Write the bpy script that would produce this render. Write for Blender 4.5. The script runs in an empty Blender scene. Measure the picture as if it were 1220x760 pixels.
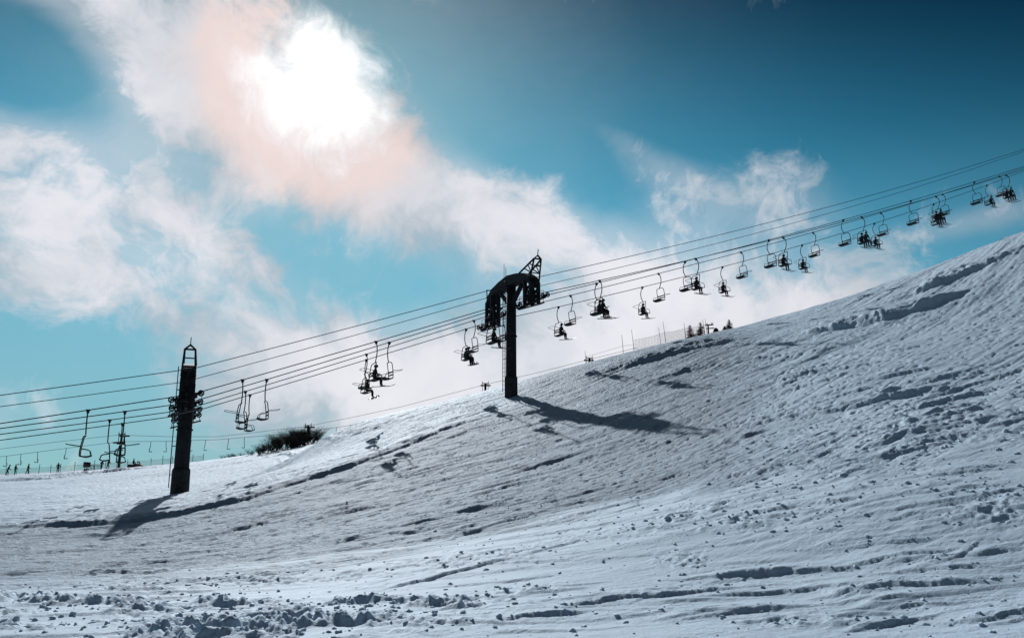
import bpy, bmesh, math, random
import numpy as np
from mathutils import Vector, Matrix

random.seed(7)
rng = np.random.default_rng(11)
SC = bpy.context.scene
COL = SC.collection

# ------------------------------------------------------------------ camera
W, Hh, F = 1220.0, 760.0, 950.0
PITCH = math.radians(11.6)
CAMZ = 1.6
cam_d = bpy.data.cameras.new('camera')
cam = bpy.data.objects.new('camera', cam_d)
COL.objects.link(cam)
cam_d.sensor_width = 36.0
cam_d.lens = 36.0 * F / W
cam_d.clip_start = 0.05
cam_d.clip_end = 20000
cam.location = (0, 0, CAMZ)
cam.rotation_euler = (math.pi / 2 + PITCH, 0, 0)
SC.camera = cam


def ray(px, py):
    u = (px - W / 2) / F
    v = (Hh / 2 - py) / F
    return np.array([u, math.cos(PITCH) - v * math.sin(PITCH), math.sin(PITCH) + v * math.cos(PITCH)])


def P(px, py, depth):
    r = ray(px, py)
    r = r * (depth / r[1])
    return np.array([r[0], r[1], r[2] + CAMZ])


SUNPX = (384, 52)
GLOWPX = (382, 104)
sr = ray(*SUNPX)
sr = sr / np.linalg.norm(sr)
gr = ray(*GLOWPX)
gr = gr / np.linalg.norm(gr)
SUN_EL = math.asin(sr[2])
SUN_AZ = math.atan2(sr[0], sr[1])          # from +Y towards +X

# ------------------------------------------------------------------ light and exposure
EXPOSURE = 0.0
SC.view_settings.view_transform = 'Standard'
SC.view_settings.look = 'None'
SC.view_settings.exposure = EXPOSURE
SC.view_settings.gamma = 1.0
SC.view_settings.use_curve_mapping = False

sun_d = bpy.data.lights.new('sun', 'SUN')
sun_d.energy = 4.1
sun_d.angle = math.radians(0.6)
sun_d.color = (0.97, 1.0, 1.02)
sun = bpy.data.objects.new('sun', sun_d)
COL.objects.link(sun)
sun.location = (-40, 100, 90)
sun.rotation_euler = Vector((-sr[0], -sr[1], -sr[2])).to_track_quat('-Z', 'Y').to_euler()

world = bpy.data.worlds.new('World')
SC.world = world
world.use_nodes = True
wt = world.node_tree
wt.nodes.clear()


class NG:
    def __init__(self, tree):
        self.t = tree

    def node(self, kind, **kw):
        n = self.t.nodes.new(kind)
        for k, v in kw.items():
            setattr(n, k, v)
        return n

    def put(self, sock, val):
        if isinstance(val, bpy.types.NodeSocket):
            self.t.links.new(val, sock)
        elif val is not None:
            sock.default_value = val

    def m(self, op, a, b=None, c=None, clamp=False):
        n = self.node('ShaderNodeMath', operation=op)
        n.use_clamp = clamp
        self.put(n.inputs[0], a)
        if b is not None:
            self.put(n.inputs[1], b)
        if c is not None:
            self.put(n.inputs[2], c)
        return n.outputs[0]

    def vm(self, op, a, b=None, scale=None):
        n = self.node('ShaderNodeVectorMath', operation=op)
        self.put(n.inputs[0], a)
        if b is not None:
            self.put(n.inputs[1], b)
        if scale is not None:
            self.put(n.inputs['Scale'], scale)
        return n.outputs['Value'] if op in ('DOT_PRODUCT', 'LENGTH', 'DISTANCE') else n.outputs[0]

    def smooth(self, x, lo, hi, a=0.0, b=1.0):
        n = self.node('ShaderNodeMapRange', interpolation_type='SMOOTHSTEP')
        self.put(n.inputs['Value'], x)
        for k, v in (('From Min', lo), ('From Max', hi), ('To Min', a), ('To Max', b)):
            self.put(n.inputs[k], v)
        return n.outputs[0]

    def mix(self, f, a, b, blend='MIX'):
        n = self.node('ShaderNodeMix', data_type='RGBA', blend_type=blend)
        self.put(n.inputs[0], f)
        self.put(n.inputs[6], a)
        self.put(n.inputs[7], b)
        return n.outputs[2]

    def noise(self, vec, scale, detail=4, rough=0.5, dist=0.0, lac=2.0):
        n = self.node('ShaderNodeTexNoise')
        self.put(n.inputs['Vector'], vec)
        n.inputs['Scale'].default_value = scale
        n.inputs['Detail'].default_value = detail
        n.inputs['Roughness'].default_value = rough
        n.inputs['Lacunarity'].default_value = lac
        n.inputs['Distortion'].default_value = dist
        return n


def rgb(r, g, b):
    return (r, g, b, 1.0)


def build_sky():
    g = NG(wt)
    out = g.node('ShaderNodeOutputWorld')
    bg = g.node('ShaderNodeBackground')
    wt.links.new(bg.outputs[0], out.inputs[0])
    sky = g.node('ShaderNodeTexSky', sky_type='NISHITA')
    sky.sun_disc = False
    sky.sun_elevation = SUN_EL
    sky.sun_rotation = SUN_AZ
    sky.altitude = 900
    sky.air_density = 1.0
    sky.dust_density = 0.3
    sky.ozone_density = 2.5
    STR = 0.1
    bg.inputs['Strength'].default_value = STR
    K = 1.0 / (STR * 2 ** EXPOSURE)          # display value -> radiance before strength
    tc = g.node('ShaderNodeTexCoord')
    d = g.vm('NORMALIZE', tc.outputs['Generated'])
    sep = g.node('ShaderNodeSeparateXYZ')
    g.put(sep.inputs[0], d)
    x, y, z = sep.outputs
    az = g.m('ARCTAN2', x, y)
    el = g.m('ARCSINE', z)
    # angle to the sun
    cs = g.vm('DOT_PRODUCT', d, tuple(gr))
    ang = g.m('ARCCOSINE', g.m('MINIMUM', cs, 0.999999))
    # clear sky: saturated, deepening away from the sun
    base = g.mix(1.0, sky.outputs[0], rgb(*SKY_TINT), 'MULTIPLY')
    tt = g.m('MULTIPLY_ADD', ang, 0.35, el)
    far = g.smooth(tt, 0.42, 0.85)
    base = g.mix(1.0, base, g.mix(far, rgb(1, 1, 1), rgb(*SKY_FAR)), 'MULTIPLY')
    hz = g.m('MULTIPLY', g.smooth(el, 0.02, 0.42, 0.85, 0.0), g.smooth(ang, 0.45, 1.0, 1.0, 0.35))
    base = g.mix(hz, base, rgb(0.25 * K, 0.43 * K, 0.54 * K))
    # cloud cover
    warp = g.noise(d, 4.0, 4, 0.55)
    wv = g.vm('SCALE', g.vm('SUBTRACT', warp.outputs['Color'], (0.5, 0.5, 0.5)), scale=0.22)
    dn = g.vm('ADD', d, wv)
    n1 = g.noise(dn, 5.5, 12, 0.62).outputs['Fac']
    n2 = g.noise(g.vm('ADD', dn, (3.1, 1.7, 0.4)), 17.0, 10, 0.66).outputs['Fac']
    cov = None
    for (px, py, rx, ry, rot, amp) in BLOBS:
        r = ray(px, py)
        r = r / np.linalg.norm(r)
        a0 = math.atan2(r[0], r[1])
        e0 = math.asin(r[2])
        da = g.m('MULTIPLY', g.m('SUBTRACT', az, a0), math.cos(e0))
        de = g.m('SUBTRACT', el, e0)
        c, s = math.cos(math.radians(rot)), math.sin(math.radians(rot))
        # image rotation clockwise-down positive
        p = g.m('MULTIPLY_ADD', da, c * F / rx, g.m('MULTIPLY', de, -s * F / rx))
        q = g.m('MULTIPLY_ADD', da, s * F / ry, g.m('MULTIPLY', de, c * F / ry))
        r2 = g.m('MULTIPLY_ADD', p, p, g.m('MULTIPLY', q, q))
        e = g.m('EXPONENT', g.m('MULTIPLY', r2, -0.7))
        cov = g.m('MULTIPLY', e, amp) if cov is None else g.m('MULTIPLY_ADD', e, amp, cov)
    dens = g.m('ADD', cov, g.m('MULTIPLY_ADD', n1, 3.7, -1.85 + CLOUD_BIAS))
    dens = g.m('ADD', dens, g.m('MULTIPLY_ADD', n2, 1.7, -0.85))
    cl = g.smooth(dens, -0.05, 1.0)
    thick = g.smooth(dens, 0.6, 1.5)
    shade = g.smooth(g.noise(g.vm('ADD', dn, (0.0, 5.2, 0.0)), 5.0, 5, 0.55).outputs['Fac'], 0.35, 0.65)
    ccol = g.mix(shade, rgb(0.42 * K, 0.50 * K, 0.57 * K), rgb(0.82 * K, 0.82 * K, 0.87 * K))
    ccol = g.mix(g.m('MULTIPLY', thick, 0.6), ccol, rgb(0.90 * K, 0.89 * K, 0.94 * K))
    awayc = g.smooth(ang, 0.45, 1.25, 1.0, 0.42)
    ccol = g.mix(1.0, ccol, awayc, 'MULTIPLY')
    veil = g.smooth(g.m('ADD', cov, g.m('MULTIPLY_ADD', n1, 1.2, -0.6)), -0.25, 0.8, 0.0, 0.46)
    clamt = g.m('MAXIMUM', g.m('MULTIPLY', cl, 0.97), veil)
    col = g.mix(clamt, base, ccol)
    # bright thin cloud round the sun (corona)
    wob = g.m('MULTIPLY_ADD', n2, 0.09, -0.045)
    wob = g.m('MULTIPLY_ADD', n1, -0.14, g.m('ADD', wob, 0.07))
    angw = g.m('ADD', ang, wob)
    halo = g.m('EXPONENT', g.m('MULTIPLY', g.m('POWER', g.m('DIVIDE', angw, 0.27), 2.0), -1.0))
    col = g.mix(g.m('MULTIPLY', halo, 0.30), col, rgb(0.62 * K, 0.60 * K, 0.62 * K))
    ring = g.m('EXPONENT', g.m('MULTIPLY', g.m('POWER', g.m('DIVIDE', g.m('SUBTRACT', angw, 0.108), 0.034), 2.0), -1.0))
    col = g.mix(g.m('MULTIPLY', g.m('MULTIPLY', ring, cl), 0.52), col, rgb(1.0 * K, 0.72 * K, 0.63 * K))
    core = g.smooth(angw, 0.03, 0.105, 1.0, 0.0)
    col = g.mix(core, col, rgb(1.35 * K, 1.3 * K, 1.28 * K))
    wt.links.new(col, bg.inputs['Color'])
    world.cycles.sampling_method = 'MANUAL'
    world.cycles.sample_map_resolution = 512


SKY_TINT = (0.20, 0.80, 0.74)
SKY_FAR = (0.02, 0.075, 0.13)
CLOUD_BIAS = 0.08
BLOBS = [
    # px, py, rx, ry, rot (clockwise), amount
    (330, 110, 190, 105, 30, 0.75), (150, 40, 150, 50, 25, 0.95), (230, 150, 130, 50, 40, 0.45),
    (90, 270, 120, 65, 15, 0.85), (30, 165, 100, 40, 12, 0.75), (190, 240, 70, 50, 30, 0.35),
    (440, 205, 100, 45, 35, 0.60), (560, 235, 110, 32, 22, 0.70), (660, 290, 130, 45, 20, 0.65),
    (800, 385, 190, 60, 10, 0.95), (560, 435, 170, 50, 0, 1.0), (370, 430, 130, 38, -5, 0.90),
    (400, 490, 150, 40, -5, 0.8), (930, 365, 90, 35, 15, 0.60),
    (738, 165, 60, 20, 38, 0.60), (800, 205, 80, 30, 28, 0.60), (945, 222, 60, 36, 5, 0.60),
    (860, 280, 100, 50, 20, 0.45), (680, 450, 150, 50, 0, 0.5),
    (1160, 264, 95, 14, -6, 0.65), (225, 385, 45, 22, 30, 0.50), (0, 480, 60, 30, 0, 0.35),
    (540, 20, 130, 50, 0, -0.55), (310, 320, 50, 20, 20, 0.3),
    (30, 70, 80, 55, 0, -1.1), (400, 315, 130, 42, 18, -0.70), (90, 410, 150, 45, 0, -0.40),
    (1020, 80, 330, 110, 0, -0.90), (640, 165, 90, 40, 15, -0.45), (1110, 330, 110, 50, 0, -0.35),
    (140, 480, 160, 40, 0, -0.35), (780, 100, 120, 40, 10, -0.4),
]
build_sky()

# ------------------------------------------------------------------ helpers
def link(o, parent=None):
    COL.objects.link(o)
    if parent is not None:
        o.parent = parent
    return o


def tag(o, label=None, cat=None, group=None, kind=None):
    if label:
        o['label'] = label
    if cat:
        o['category'] = cat
    if group:
        o['group'] = group
    if kind:
        o['kind'] = kind
    return o


def empty(name, loc=(0, 0, 0), rz=0.0):
    o = bpy.data.objects.new(name, None)
    o.empty_display_size = 0.3
    COL.objects.link(o)
    o.location = loc
    o.rotation_euler = (0, 0, rz)
    return o


def smooth_mesh(me, on=True):
    me.polygons.foreach_set('use_smooth', np.full(len(me.polygons), on))


def bm_obj(name, bm, mat, parent=None, smooth=False):
    me = bpy.data.meshes.new(name)
    bm.normal_update()
    bm.to_mesh(me)
    bm.free()
    if mat is not None:
        me.materials.append(mat)
    smooth_mesh(me, smooth)
    o = bpy.data.objects.new(name, me)
    return link(o, parent)


def box(bm, c, s, rot=None):
    mtx = Matrix.Translation(Vector(c))
    if rot is not None:
        mtx = mtx @ rot.to_4x4()
    mtx = mtx @ Matrix.Diagonal((s[0], s[1], s[2], 1.0))
    bmesh.ops.create_cube(bm, size=1.0, matrix=mtx)


def beam(bm, a, b, w, h, up=(0, 0, 1)):
    a, b = Vector(a), Vector(b)
    d = (b - a)
    L = d.length
    x = d.normalized()
    u = Vector(up)
    yv = u.cross(x)
    if yv.length < 1e-4:
        yv = Vector((0, 1, 0)).cross(x)
    yv.normalize()
    zv = x.cross(yv)
    R = Matrix((x, yv, zv)).transposed()
    box(bm, (a + b) / 2, (L, w, h), R)


def tube(bm, pts, r, n=6, closed=False):
    pts = [Vector(p) for p in pts]
    rr = r if hasattr(r, '__len__') else [r] * len(pts)
    rings = []
    N = len(pts)
    prev = None
    for i, p in enumerate(pts):
        if closed:
            t = pts[(i + 1) % N] - pts[i - 1]
        else:
            t = pts[min(i + 1, N - 1)] - pts[max(i - 1, 0)]
        t.normalize()
        if prev is None:
            a = Vector((0, 0, 1)).cross(t)
            if a.length < 1e-3:
                a = Vector((1, 0, 0)).cross(t)
        else:
            a = prev - t * prev.dot(t)
        a.normalize()
        prev = a
        b = t.cross(a)
        rings.append([bm.verts.new(p + (a * math.cos(2 * math.pi * k / n) + b * math.sin(2 * math.pi * k / n)) * rr[i])
                      for k in range(n)])
    for i in range(N if closed else N - 1):
        A, B = rings[i], rings[(i + 1) % N]
        for k in range(n):
            bm.faces.new((A[k], A[(k + 1) % n], B[(k + 1) % n], B[k]))
    if not closed:
        bm.faces.new(list(reversed(rings[0])))
        bm.faces.new(rings[-1])


def curve_pts(ctrl, k=6):
    """Catmull-Rom through control points"""
    c = [Vector(p) for p in ctrl]
    c = [c[0] * 2 - c[1]] + c + [c[-1] * 2 - c[-2]]
    out = []
    for i in range(1, len(c) - 2):
        for j in range(k):
            t = j / k
            p0, p1, p2, p3 = c[i - 1:i + 3]
            out.append(0.5 * ((2 * p1) + (p2 - p0) * t + (2 * p0 - 5 * p1 + 4 * p2 - p3) * t * t
                              + (3 * p1 - p0 - 3 * p2 + p3) * t ** 3))
    out.append(c[-2])
    return out


def ring_pts(c, r, axis='y', n=14):
    c = Vector(c)
    out = []
    for k in range(n):
        a = 2 * math.pi * k / n
        if axis == 'y':
            out.append(c + Vector((math.cos(a) * r, 0, math.sin(a) * r)))
        else:
            out.append(c + Vector((math.cos(a) * r, math.sin(a) * r, 0)))
    return out


def copy_tree(o, parent=None):
    c = o.copy()
    COL.objects.link(c)
    c.parent = parent
    for ch in list(KIDS.get(o.name, [])):
        copy_tree(ch, c)
    return c


KIDS = {}


def remember(o):
    """record the children tree of a finished prototype"""
    kids = [k for k in o.children]
    KIDS[o.name] = kids
    for k in kids:
        remember(k)


# ------------------------------------------------------------------ materials
def principled(name, col, rough=0.6, metal=0.0, spec=0.4, var=0.3, scale=6.0, bump=0.0):
    m = bpy.data.materials.new(name)
    m.use_nodes = True
    g = NG(m.node_tree)
    b = m.node_tree.nodes['Principled BSDF']
    tc = g.node('ShaderNodeTexCoord')
    n = g.noise(tc.outputs['Object'], scale, 5, 0.6)
    f = g.smooth(n.outputs['Fac'], 0.3, 0.7, 1.0 - var, 1.0 + var)
    c = g.mix(1.0, rgb(*col), f, 'MULTIPLY')
    m.node_tree.links.new(c, b.inputs['Base Color'])
    b.inputs['Roughness'].default_value = rough
    b.inputs['Metallic'].default_value = metal
    b.inputs['Specular IOR Level'].default_value = spec
    if bump:
        bn = g.node('ShaderNodeBump')
        bn.inputs['Strength'].default_value = bump
        bn.inputs['Distance'].default_value = 0.02
        m.node_tree.links.new(n.outputs['Fac'], bn.inputs['Height'])
        m.node_tree.links.new(bn.outputs[0], b.inputs['Normal'])
    return m


def snow_material():
    m = bpy.data.materials.new('snow')
    m.use_nodes = True
    t = m.node_tree
    g = NG(t)
    b = t.nodes['Principled BSDF']
    tc = g.node('ShaderNodeTexCoord')
    o = tc.outputs['Object']
    n = g.noise(o, 0.35, 4, 0.55).outputs['Fac']
    n2 = g.noise(o, 3.0, 4, 0.6).outputs['Fac']
    f = g.m('MULTIPLY_ADD', n2, 0.4, g.m('MULTIPLY', n, 0.6))
    at = g.node('ShaderNodeAttribute', attribute_name='powder_lit')
    pw = at.outputs['Fac']
    c = g.mix(g.smooth(g.m('MULTIPLY_ADD', g.m('SUBTRACT', f, 0.5), 0.9, pw), 0.1, 0.9), rgb(*SNOW_A), rgb(*SNOW_B))  # groomed to powder tone, with brighter and duller sunlight painted in
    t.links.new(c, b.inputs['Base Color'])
    b.inputs['Roughness'].default_value = 0.7
    b.inputs['Specular IOR Level'].default_value = 0.16
    # fine grain; streaked along the way the piste is skied
    mp = g.node('ShaderNodeMapping')
    mp.inputs['Rotation'].default_value = (0, 0, -PISTE)
    mp.inputs['Scale'].default_value = (1.0, 1.0, 1.0)
    g.put(mp.inputs['Vector'], o)
    st = g.vm('MULTIPLY', mp.outputs[0], (0.6, 5.0, 2.0))
    s1 = g.noise(st, 1.4, 5, 0.65).outputs['Fac']
    s2 = g.noise(o, 16.0, 5, 0.7).outputs['Fac']
    s3 = g.noise(o, 60.0, 3, 0.6).outputs['Fac']
    s4 = g.noise(g.vm('MULTIPLY', mp.outputs[0], (0.35, 2.2, 1.0)), 1.0, 6, 0.7).outputs['Fac']
    s5 = g.noise(o, 3.6, 5, 0.75).outputs['Fac']
    gro = g.m('SUBTRACT', 1.0, g.m('MULTIPLY', pw, 0.80))
    h1 = g.m('MULTIPLY_ADD', s1, 0.10, g.m('MULTIPLY_ADD', s4, 0.16, g.m('MULTIPLY_ADD', s5, 0.13, g.m('MULTIPLY', s2, 0.045))))
    h = g.m('MULTIPLY_ADD', h1, gro, g.m('MULTIPLY_ADD', s2, 0.012, g.m('MULTIPLY', s3, 0.006)))
    bn = g.node('ShaderNodeBump')
    bn.inputs['Strength'].default_value = 0.8
    bn.inputs['Distance'].default_value = 1.0
    t.links.new(h, bn.inputs['Height'])
    t.links.new(bn.outputs[0], b.inputs['Normal'])
    return m


PISTE = math.radians(38)
SNOW_A = (0.275, 0.365, 0.455)  # groomed snow, darkened further for shade among its streaks
SNOW_B = (0.455, 0.575, 0.685)  # fresh powder, and ground painted paler as if better lit
M = {}
M['snow'] = snow_material()
M['steel'] = principled('dark_painted_steel', (0.020, 0.019, 0.020), 0.75, 0.0, 0.15, 0.35, 3.0)
M['galv'] = principled('weathered_galvanised_steel', (0.035, 0.036, 0.04), 0.65, 0.2, 0.2, 0.35, 9.0)
M['rope'] = principled('greased_wire_rope', (0.02, 0.02, 0.022), 0.7, 0.2, 0.2, 0.3, 20.0)
M['concrete'] = principled('dark_wet_concrete', (0.035, 0.034, 0.034), 0.9, 0, 0.15, 0.4, 4.0, 0.4)
M['rubber'] = principled('black_rubber', (0.012, 0.012, 0.012), 0.8, 0, 0.2, 0.2, 9.0)
M['seat'] = principled('dark_seat_pad', (0.018, 0.017, 0.018), 0.8, 0, 0.2, 0.3, 8.0)
M['bark'] = principled('dark_bark', (0.028, 0.022, 0.019), 0.9, 0, 0.1, 0.4, 6.0)
M['needle'] = principled('dark_conifer_needles', (0.016, 0.022, 0.016), 0.8, 0, 0.15, 0.4, 3.0)
M['bamboo'] = principled('weathered_cane', (0.16, 0.13, 0.10), 0.7, 0, 0.2, 0.3, 6.0)
M['net'] = principled('faded_red_net_cord', (0.30, 0.13, 0.11), 0.8, 0, 0.2, 0.3, 6.0)
M['greynet'] = principled('dull_net_cord', (0.14, 0.12, 0.12), 0.8, 0, 0.2, 0.3, 6.0)
M['skin'] = principled('skin', (0.42, 0.27, 0.20), 0.6, 0, 0.3, 0.1, 6.0)
M['helmet'] = principled('helmet_shell', (0.02, 0.02, 0.022), 0.4, 0, 0.4, 0.2, 6.0)
M['goggle'] = principled('goggle_lens', (0.03, 0.02, 0.02), 0.15, 0, 0.5, 0.2, 6.0)
M['boot'] = principled('ski_boot_plastic', (0.018, 0.018, 0.02), 0.5, 0, 0.4, 0.2, 6.0)
M['ski'] = principled('ski_topsheet', (0.05, 0.04, 0.045), 0.4, 0, 0.4, 0.5, 5.0)
for k, c in {'navy': (0.016, 0.02, 0.034), 'charcoal': (0.02, 0.02, 0.021), 'maroon': (0.04, 0.014, 0.016),
             'olive': (0.026, 0.028, 0.018), 'slate': (0.03, 0.034, 0.038)}.items():
    M['cloth_' + k] = principled(k + '_cloth', c, 0.85, 0, 0.15, 0.35, 9.0)

# ------------------------------------------------------------------ terrain: large form
CTRL = [
    (-140, 760, 8.6), (0, 760, 8.6), (300, 760, 8.3), (610, 760, 8.2), (900, 760, 8.0), (1220, 760, 7.8), (1360, 755, 7.7),
    (0, 690, 15.5), (300, 698, 13.5), (610, 690, 13), (900, 690, 12), (1220, 688, 10.5),
    (-100, 650, 25), (0, 652, 25), (200, 650, 26), (400, 640, 22), (610, 632, 20), (800, 645, 15), (1000, 602, 15.5),
    (1220, 598, 13.5), (1220, 520, 19.5), (1220, 450, 28), (1220, 350, 46), (1220, 279, 63), (1220, 293, 95),
    (1000, 520, 24), (1000, 450, 37), (800, 580, 24), (800, 520, 35), (760, 498, 41), (810, 455, 50), (950, 411, 52),
    (610, 570, 33), (610, 520, 45), (610, 471, 62), (452, 555, 43), (400, 600, 32), (500, 622, 24),
    (400, 545, 50), (390, 521, 64), (480, 493, 63), (216, 588, 51.6), (110, 640, 31.8), (0, 620, 40), (-150, 615, 42),
    (0, 590, 75), (0, 566, 140), (100, 561, 140), (200, 554, 140), (216, 571, 90), (300, 545, 110), (300, 576, 60), (320, 560, 75),
    (0, 564, 205), (141, 558, 205), (300, 549, 205), (390, 529, 150), (390, 531, 205), (480, 501, 120), (480, 503, 205),
    (610, 478, 120), (578, 482, 205), (703, 446, 110), (703, 450, 205), (700, 441, 64), (810, 409, 66), (810, 416, 110), (810, 424, 205),
    (980, 376, 67), (980, 385, 110), (980, 392, 205), (1100, 336, 66), (1100, 350, 110), (1400, 225, 62), (1400, 235, 95), (1500, 400, 26),
    (-200, 566, 140), (-200, 566, 205), (1220, 310, 205),
]
cp = np.array([P(*c) for c in CTRL])
extra = np.array([(0, 0, 0), (-5, 2, 0), (5, 2, 0.15), (-25, 0, -1.0), (24, 0, 3.0), (0, -30, -3.0), (40, -30, 2), (-40, -30, -3.5),
                  (60, 25, 13.0), (-70, 40, -1.5), (0, -80, -8), (-150, 0, -6), (150, 0, 18)], dtype=float)
cp = np.vstack([cp, extra])
S0 = 50.0


def tps_u(r2):
    return 0.5 * r2 * np.log(r2 + 1e-12)


def tps_fit(pts, lam):
    xy = pts[:, :2] / S0
    n = len(xy)
    d2 = ((xy[:, None] - xy[None]) ** 2).sum(-1)
    A = np.zeros((n + 3, n + 3))
    A[:n, :n] = tps_u(d2) + lam * np.eye(n)
    A[:n, n] = 1
    A[:n, n + 1:] = xy
    A[n, :n] = 1
    A[n + 1:, :n] = xy.T
    b = np.concatenate([pts[:, 2], np.zeros(3)])
    return np.linalg.solve(A, b), xy


TW, TXY = tps_fit(cp, 2e-4)


def base_h(X, Y):
    X = np.asarray(X, float)
    Y = np.asarray(Y, float)
    x, y = X / S0, Y / S0
    n = len(TXY)
    h = TW[n] + TW[n + 1] * x + TW[n + 2] * y
    for i in range(n):
        r2 = (x - TXY[i, 0]) ** 2 + (y - TXY[i, 1]) ** 2
        h = h + TW[i] * tps_u(r2)
    r = np.hypot(X, Y)
    t = np.clip((r - 235) / 140, 0, 1)
    t = t * t * (3 - 2 * t)
    return h * (1 - t) + t * (-30.0)


def ground_hit(px, py, hf=base_h, tmax=260.0):
    r = ray(px, py)
    ts = np.geomspace(3.0, tmax, 900)
    pts = r[None] * (ts / r[1])[:, None]
    g = hf(pts[:, 0], pts[:, 1]) - (pts[:, 2] + CAMZ)
    k = np.argmax(g > 0)
    if g[k] <= 0:
        k = int(np.argmax(g))
        return np.array([pts[k, 0], pts[k, 1], hf(pts[k:k + 1, 0], pts[k:k + 1, 1])[0]])
    if k > 0:
        f = g[k - 1] / (g[k - 1] - g[k])
        p = pts[k - 1] * (1 - f) + pts[k] * f
    else:
        p = pts[k]
    return np.array([p[0], p[1], p[2] + CAMZ])


# ------------------------------------------------------------------ terrain: relief
def hash01(ix, iy, seed):
    h = (ix.astype(np.int64) * 374761393 + iy.astype(np.int64) * 668265263 + seed * 1442695041) & 0xFFFFFFFF
    h = ((h ^ (h >> 13)) * 1274126177) & 0xFFFFFFFF
    h = (h ^ (h >> 16)) & 0xFFFFFFFF
    return h / 4294967295.0


def vnoise(x, y, seed=0):
    ix, iy = np.floor(x), np.floor(y)
    fx, fy = x - ix, y - iy
    fx = fx * fx * fx * (fx * (fx * 6 - 15) + 10)
    fy = fy * fy * fy * (fy * (fy * 6 - 15) + 10)
    a = hash01(ix, iy, seed)
    b = hash01(ix + 1, iy, seed)
    c = hash01(ix, iy + 1, seed)
    d = hash01(ix + 1, iy + 1, seed)
    return (a + (b - a) * fx) * (1 - fy) + (c + (d - c) * fx) * fy - 0.5


def fbm(x, y, seed=0, octv=4, gain=0.5):
    s, a = 0.0, 1.0
    for i in range(octv):
        s = s + a * vnoise(x * (2.03 ** i) + 17.3 * i, y * (2.03 ** i) - 9.1 * i, seed + i)
        a *= gain
    return s


def sstep(x, lo, hi):
    t = np.clip((x - lo) / (hi - lo), 0, 1)
    return t * t * (3 - 2 * t)


# boundary between the churned foreground and the groomed piste (a curve on the ground)
edge_px = [(-200, 700), (-60, 694), (60, 689), (200, 684), (330, 672), (450, 654), (560, 634), (680, 612), (800, 588), (900, 574),
           (1000, 558), (1110, 540), (1220, 520), (1330, 500)]
edge = np.array([ground_hit(*p)[:2] for p in edge_px])
edge_az = np.arctan2(edge[:, 0], edge[:, 1])
edge_r = np.hypot(edge[:, 0], edge[:, 1])
oe = np.argsort(edge_az)
edge_az, edge_r = edge_az[oe], edge_r[oe]

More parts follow.
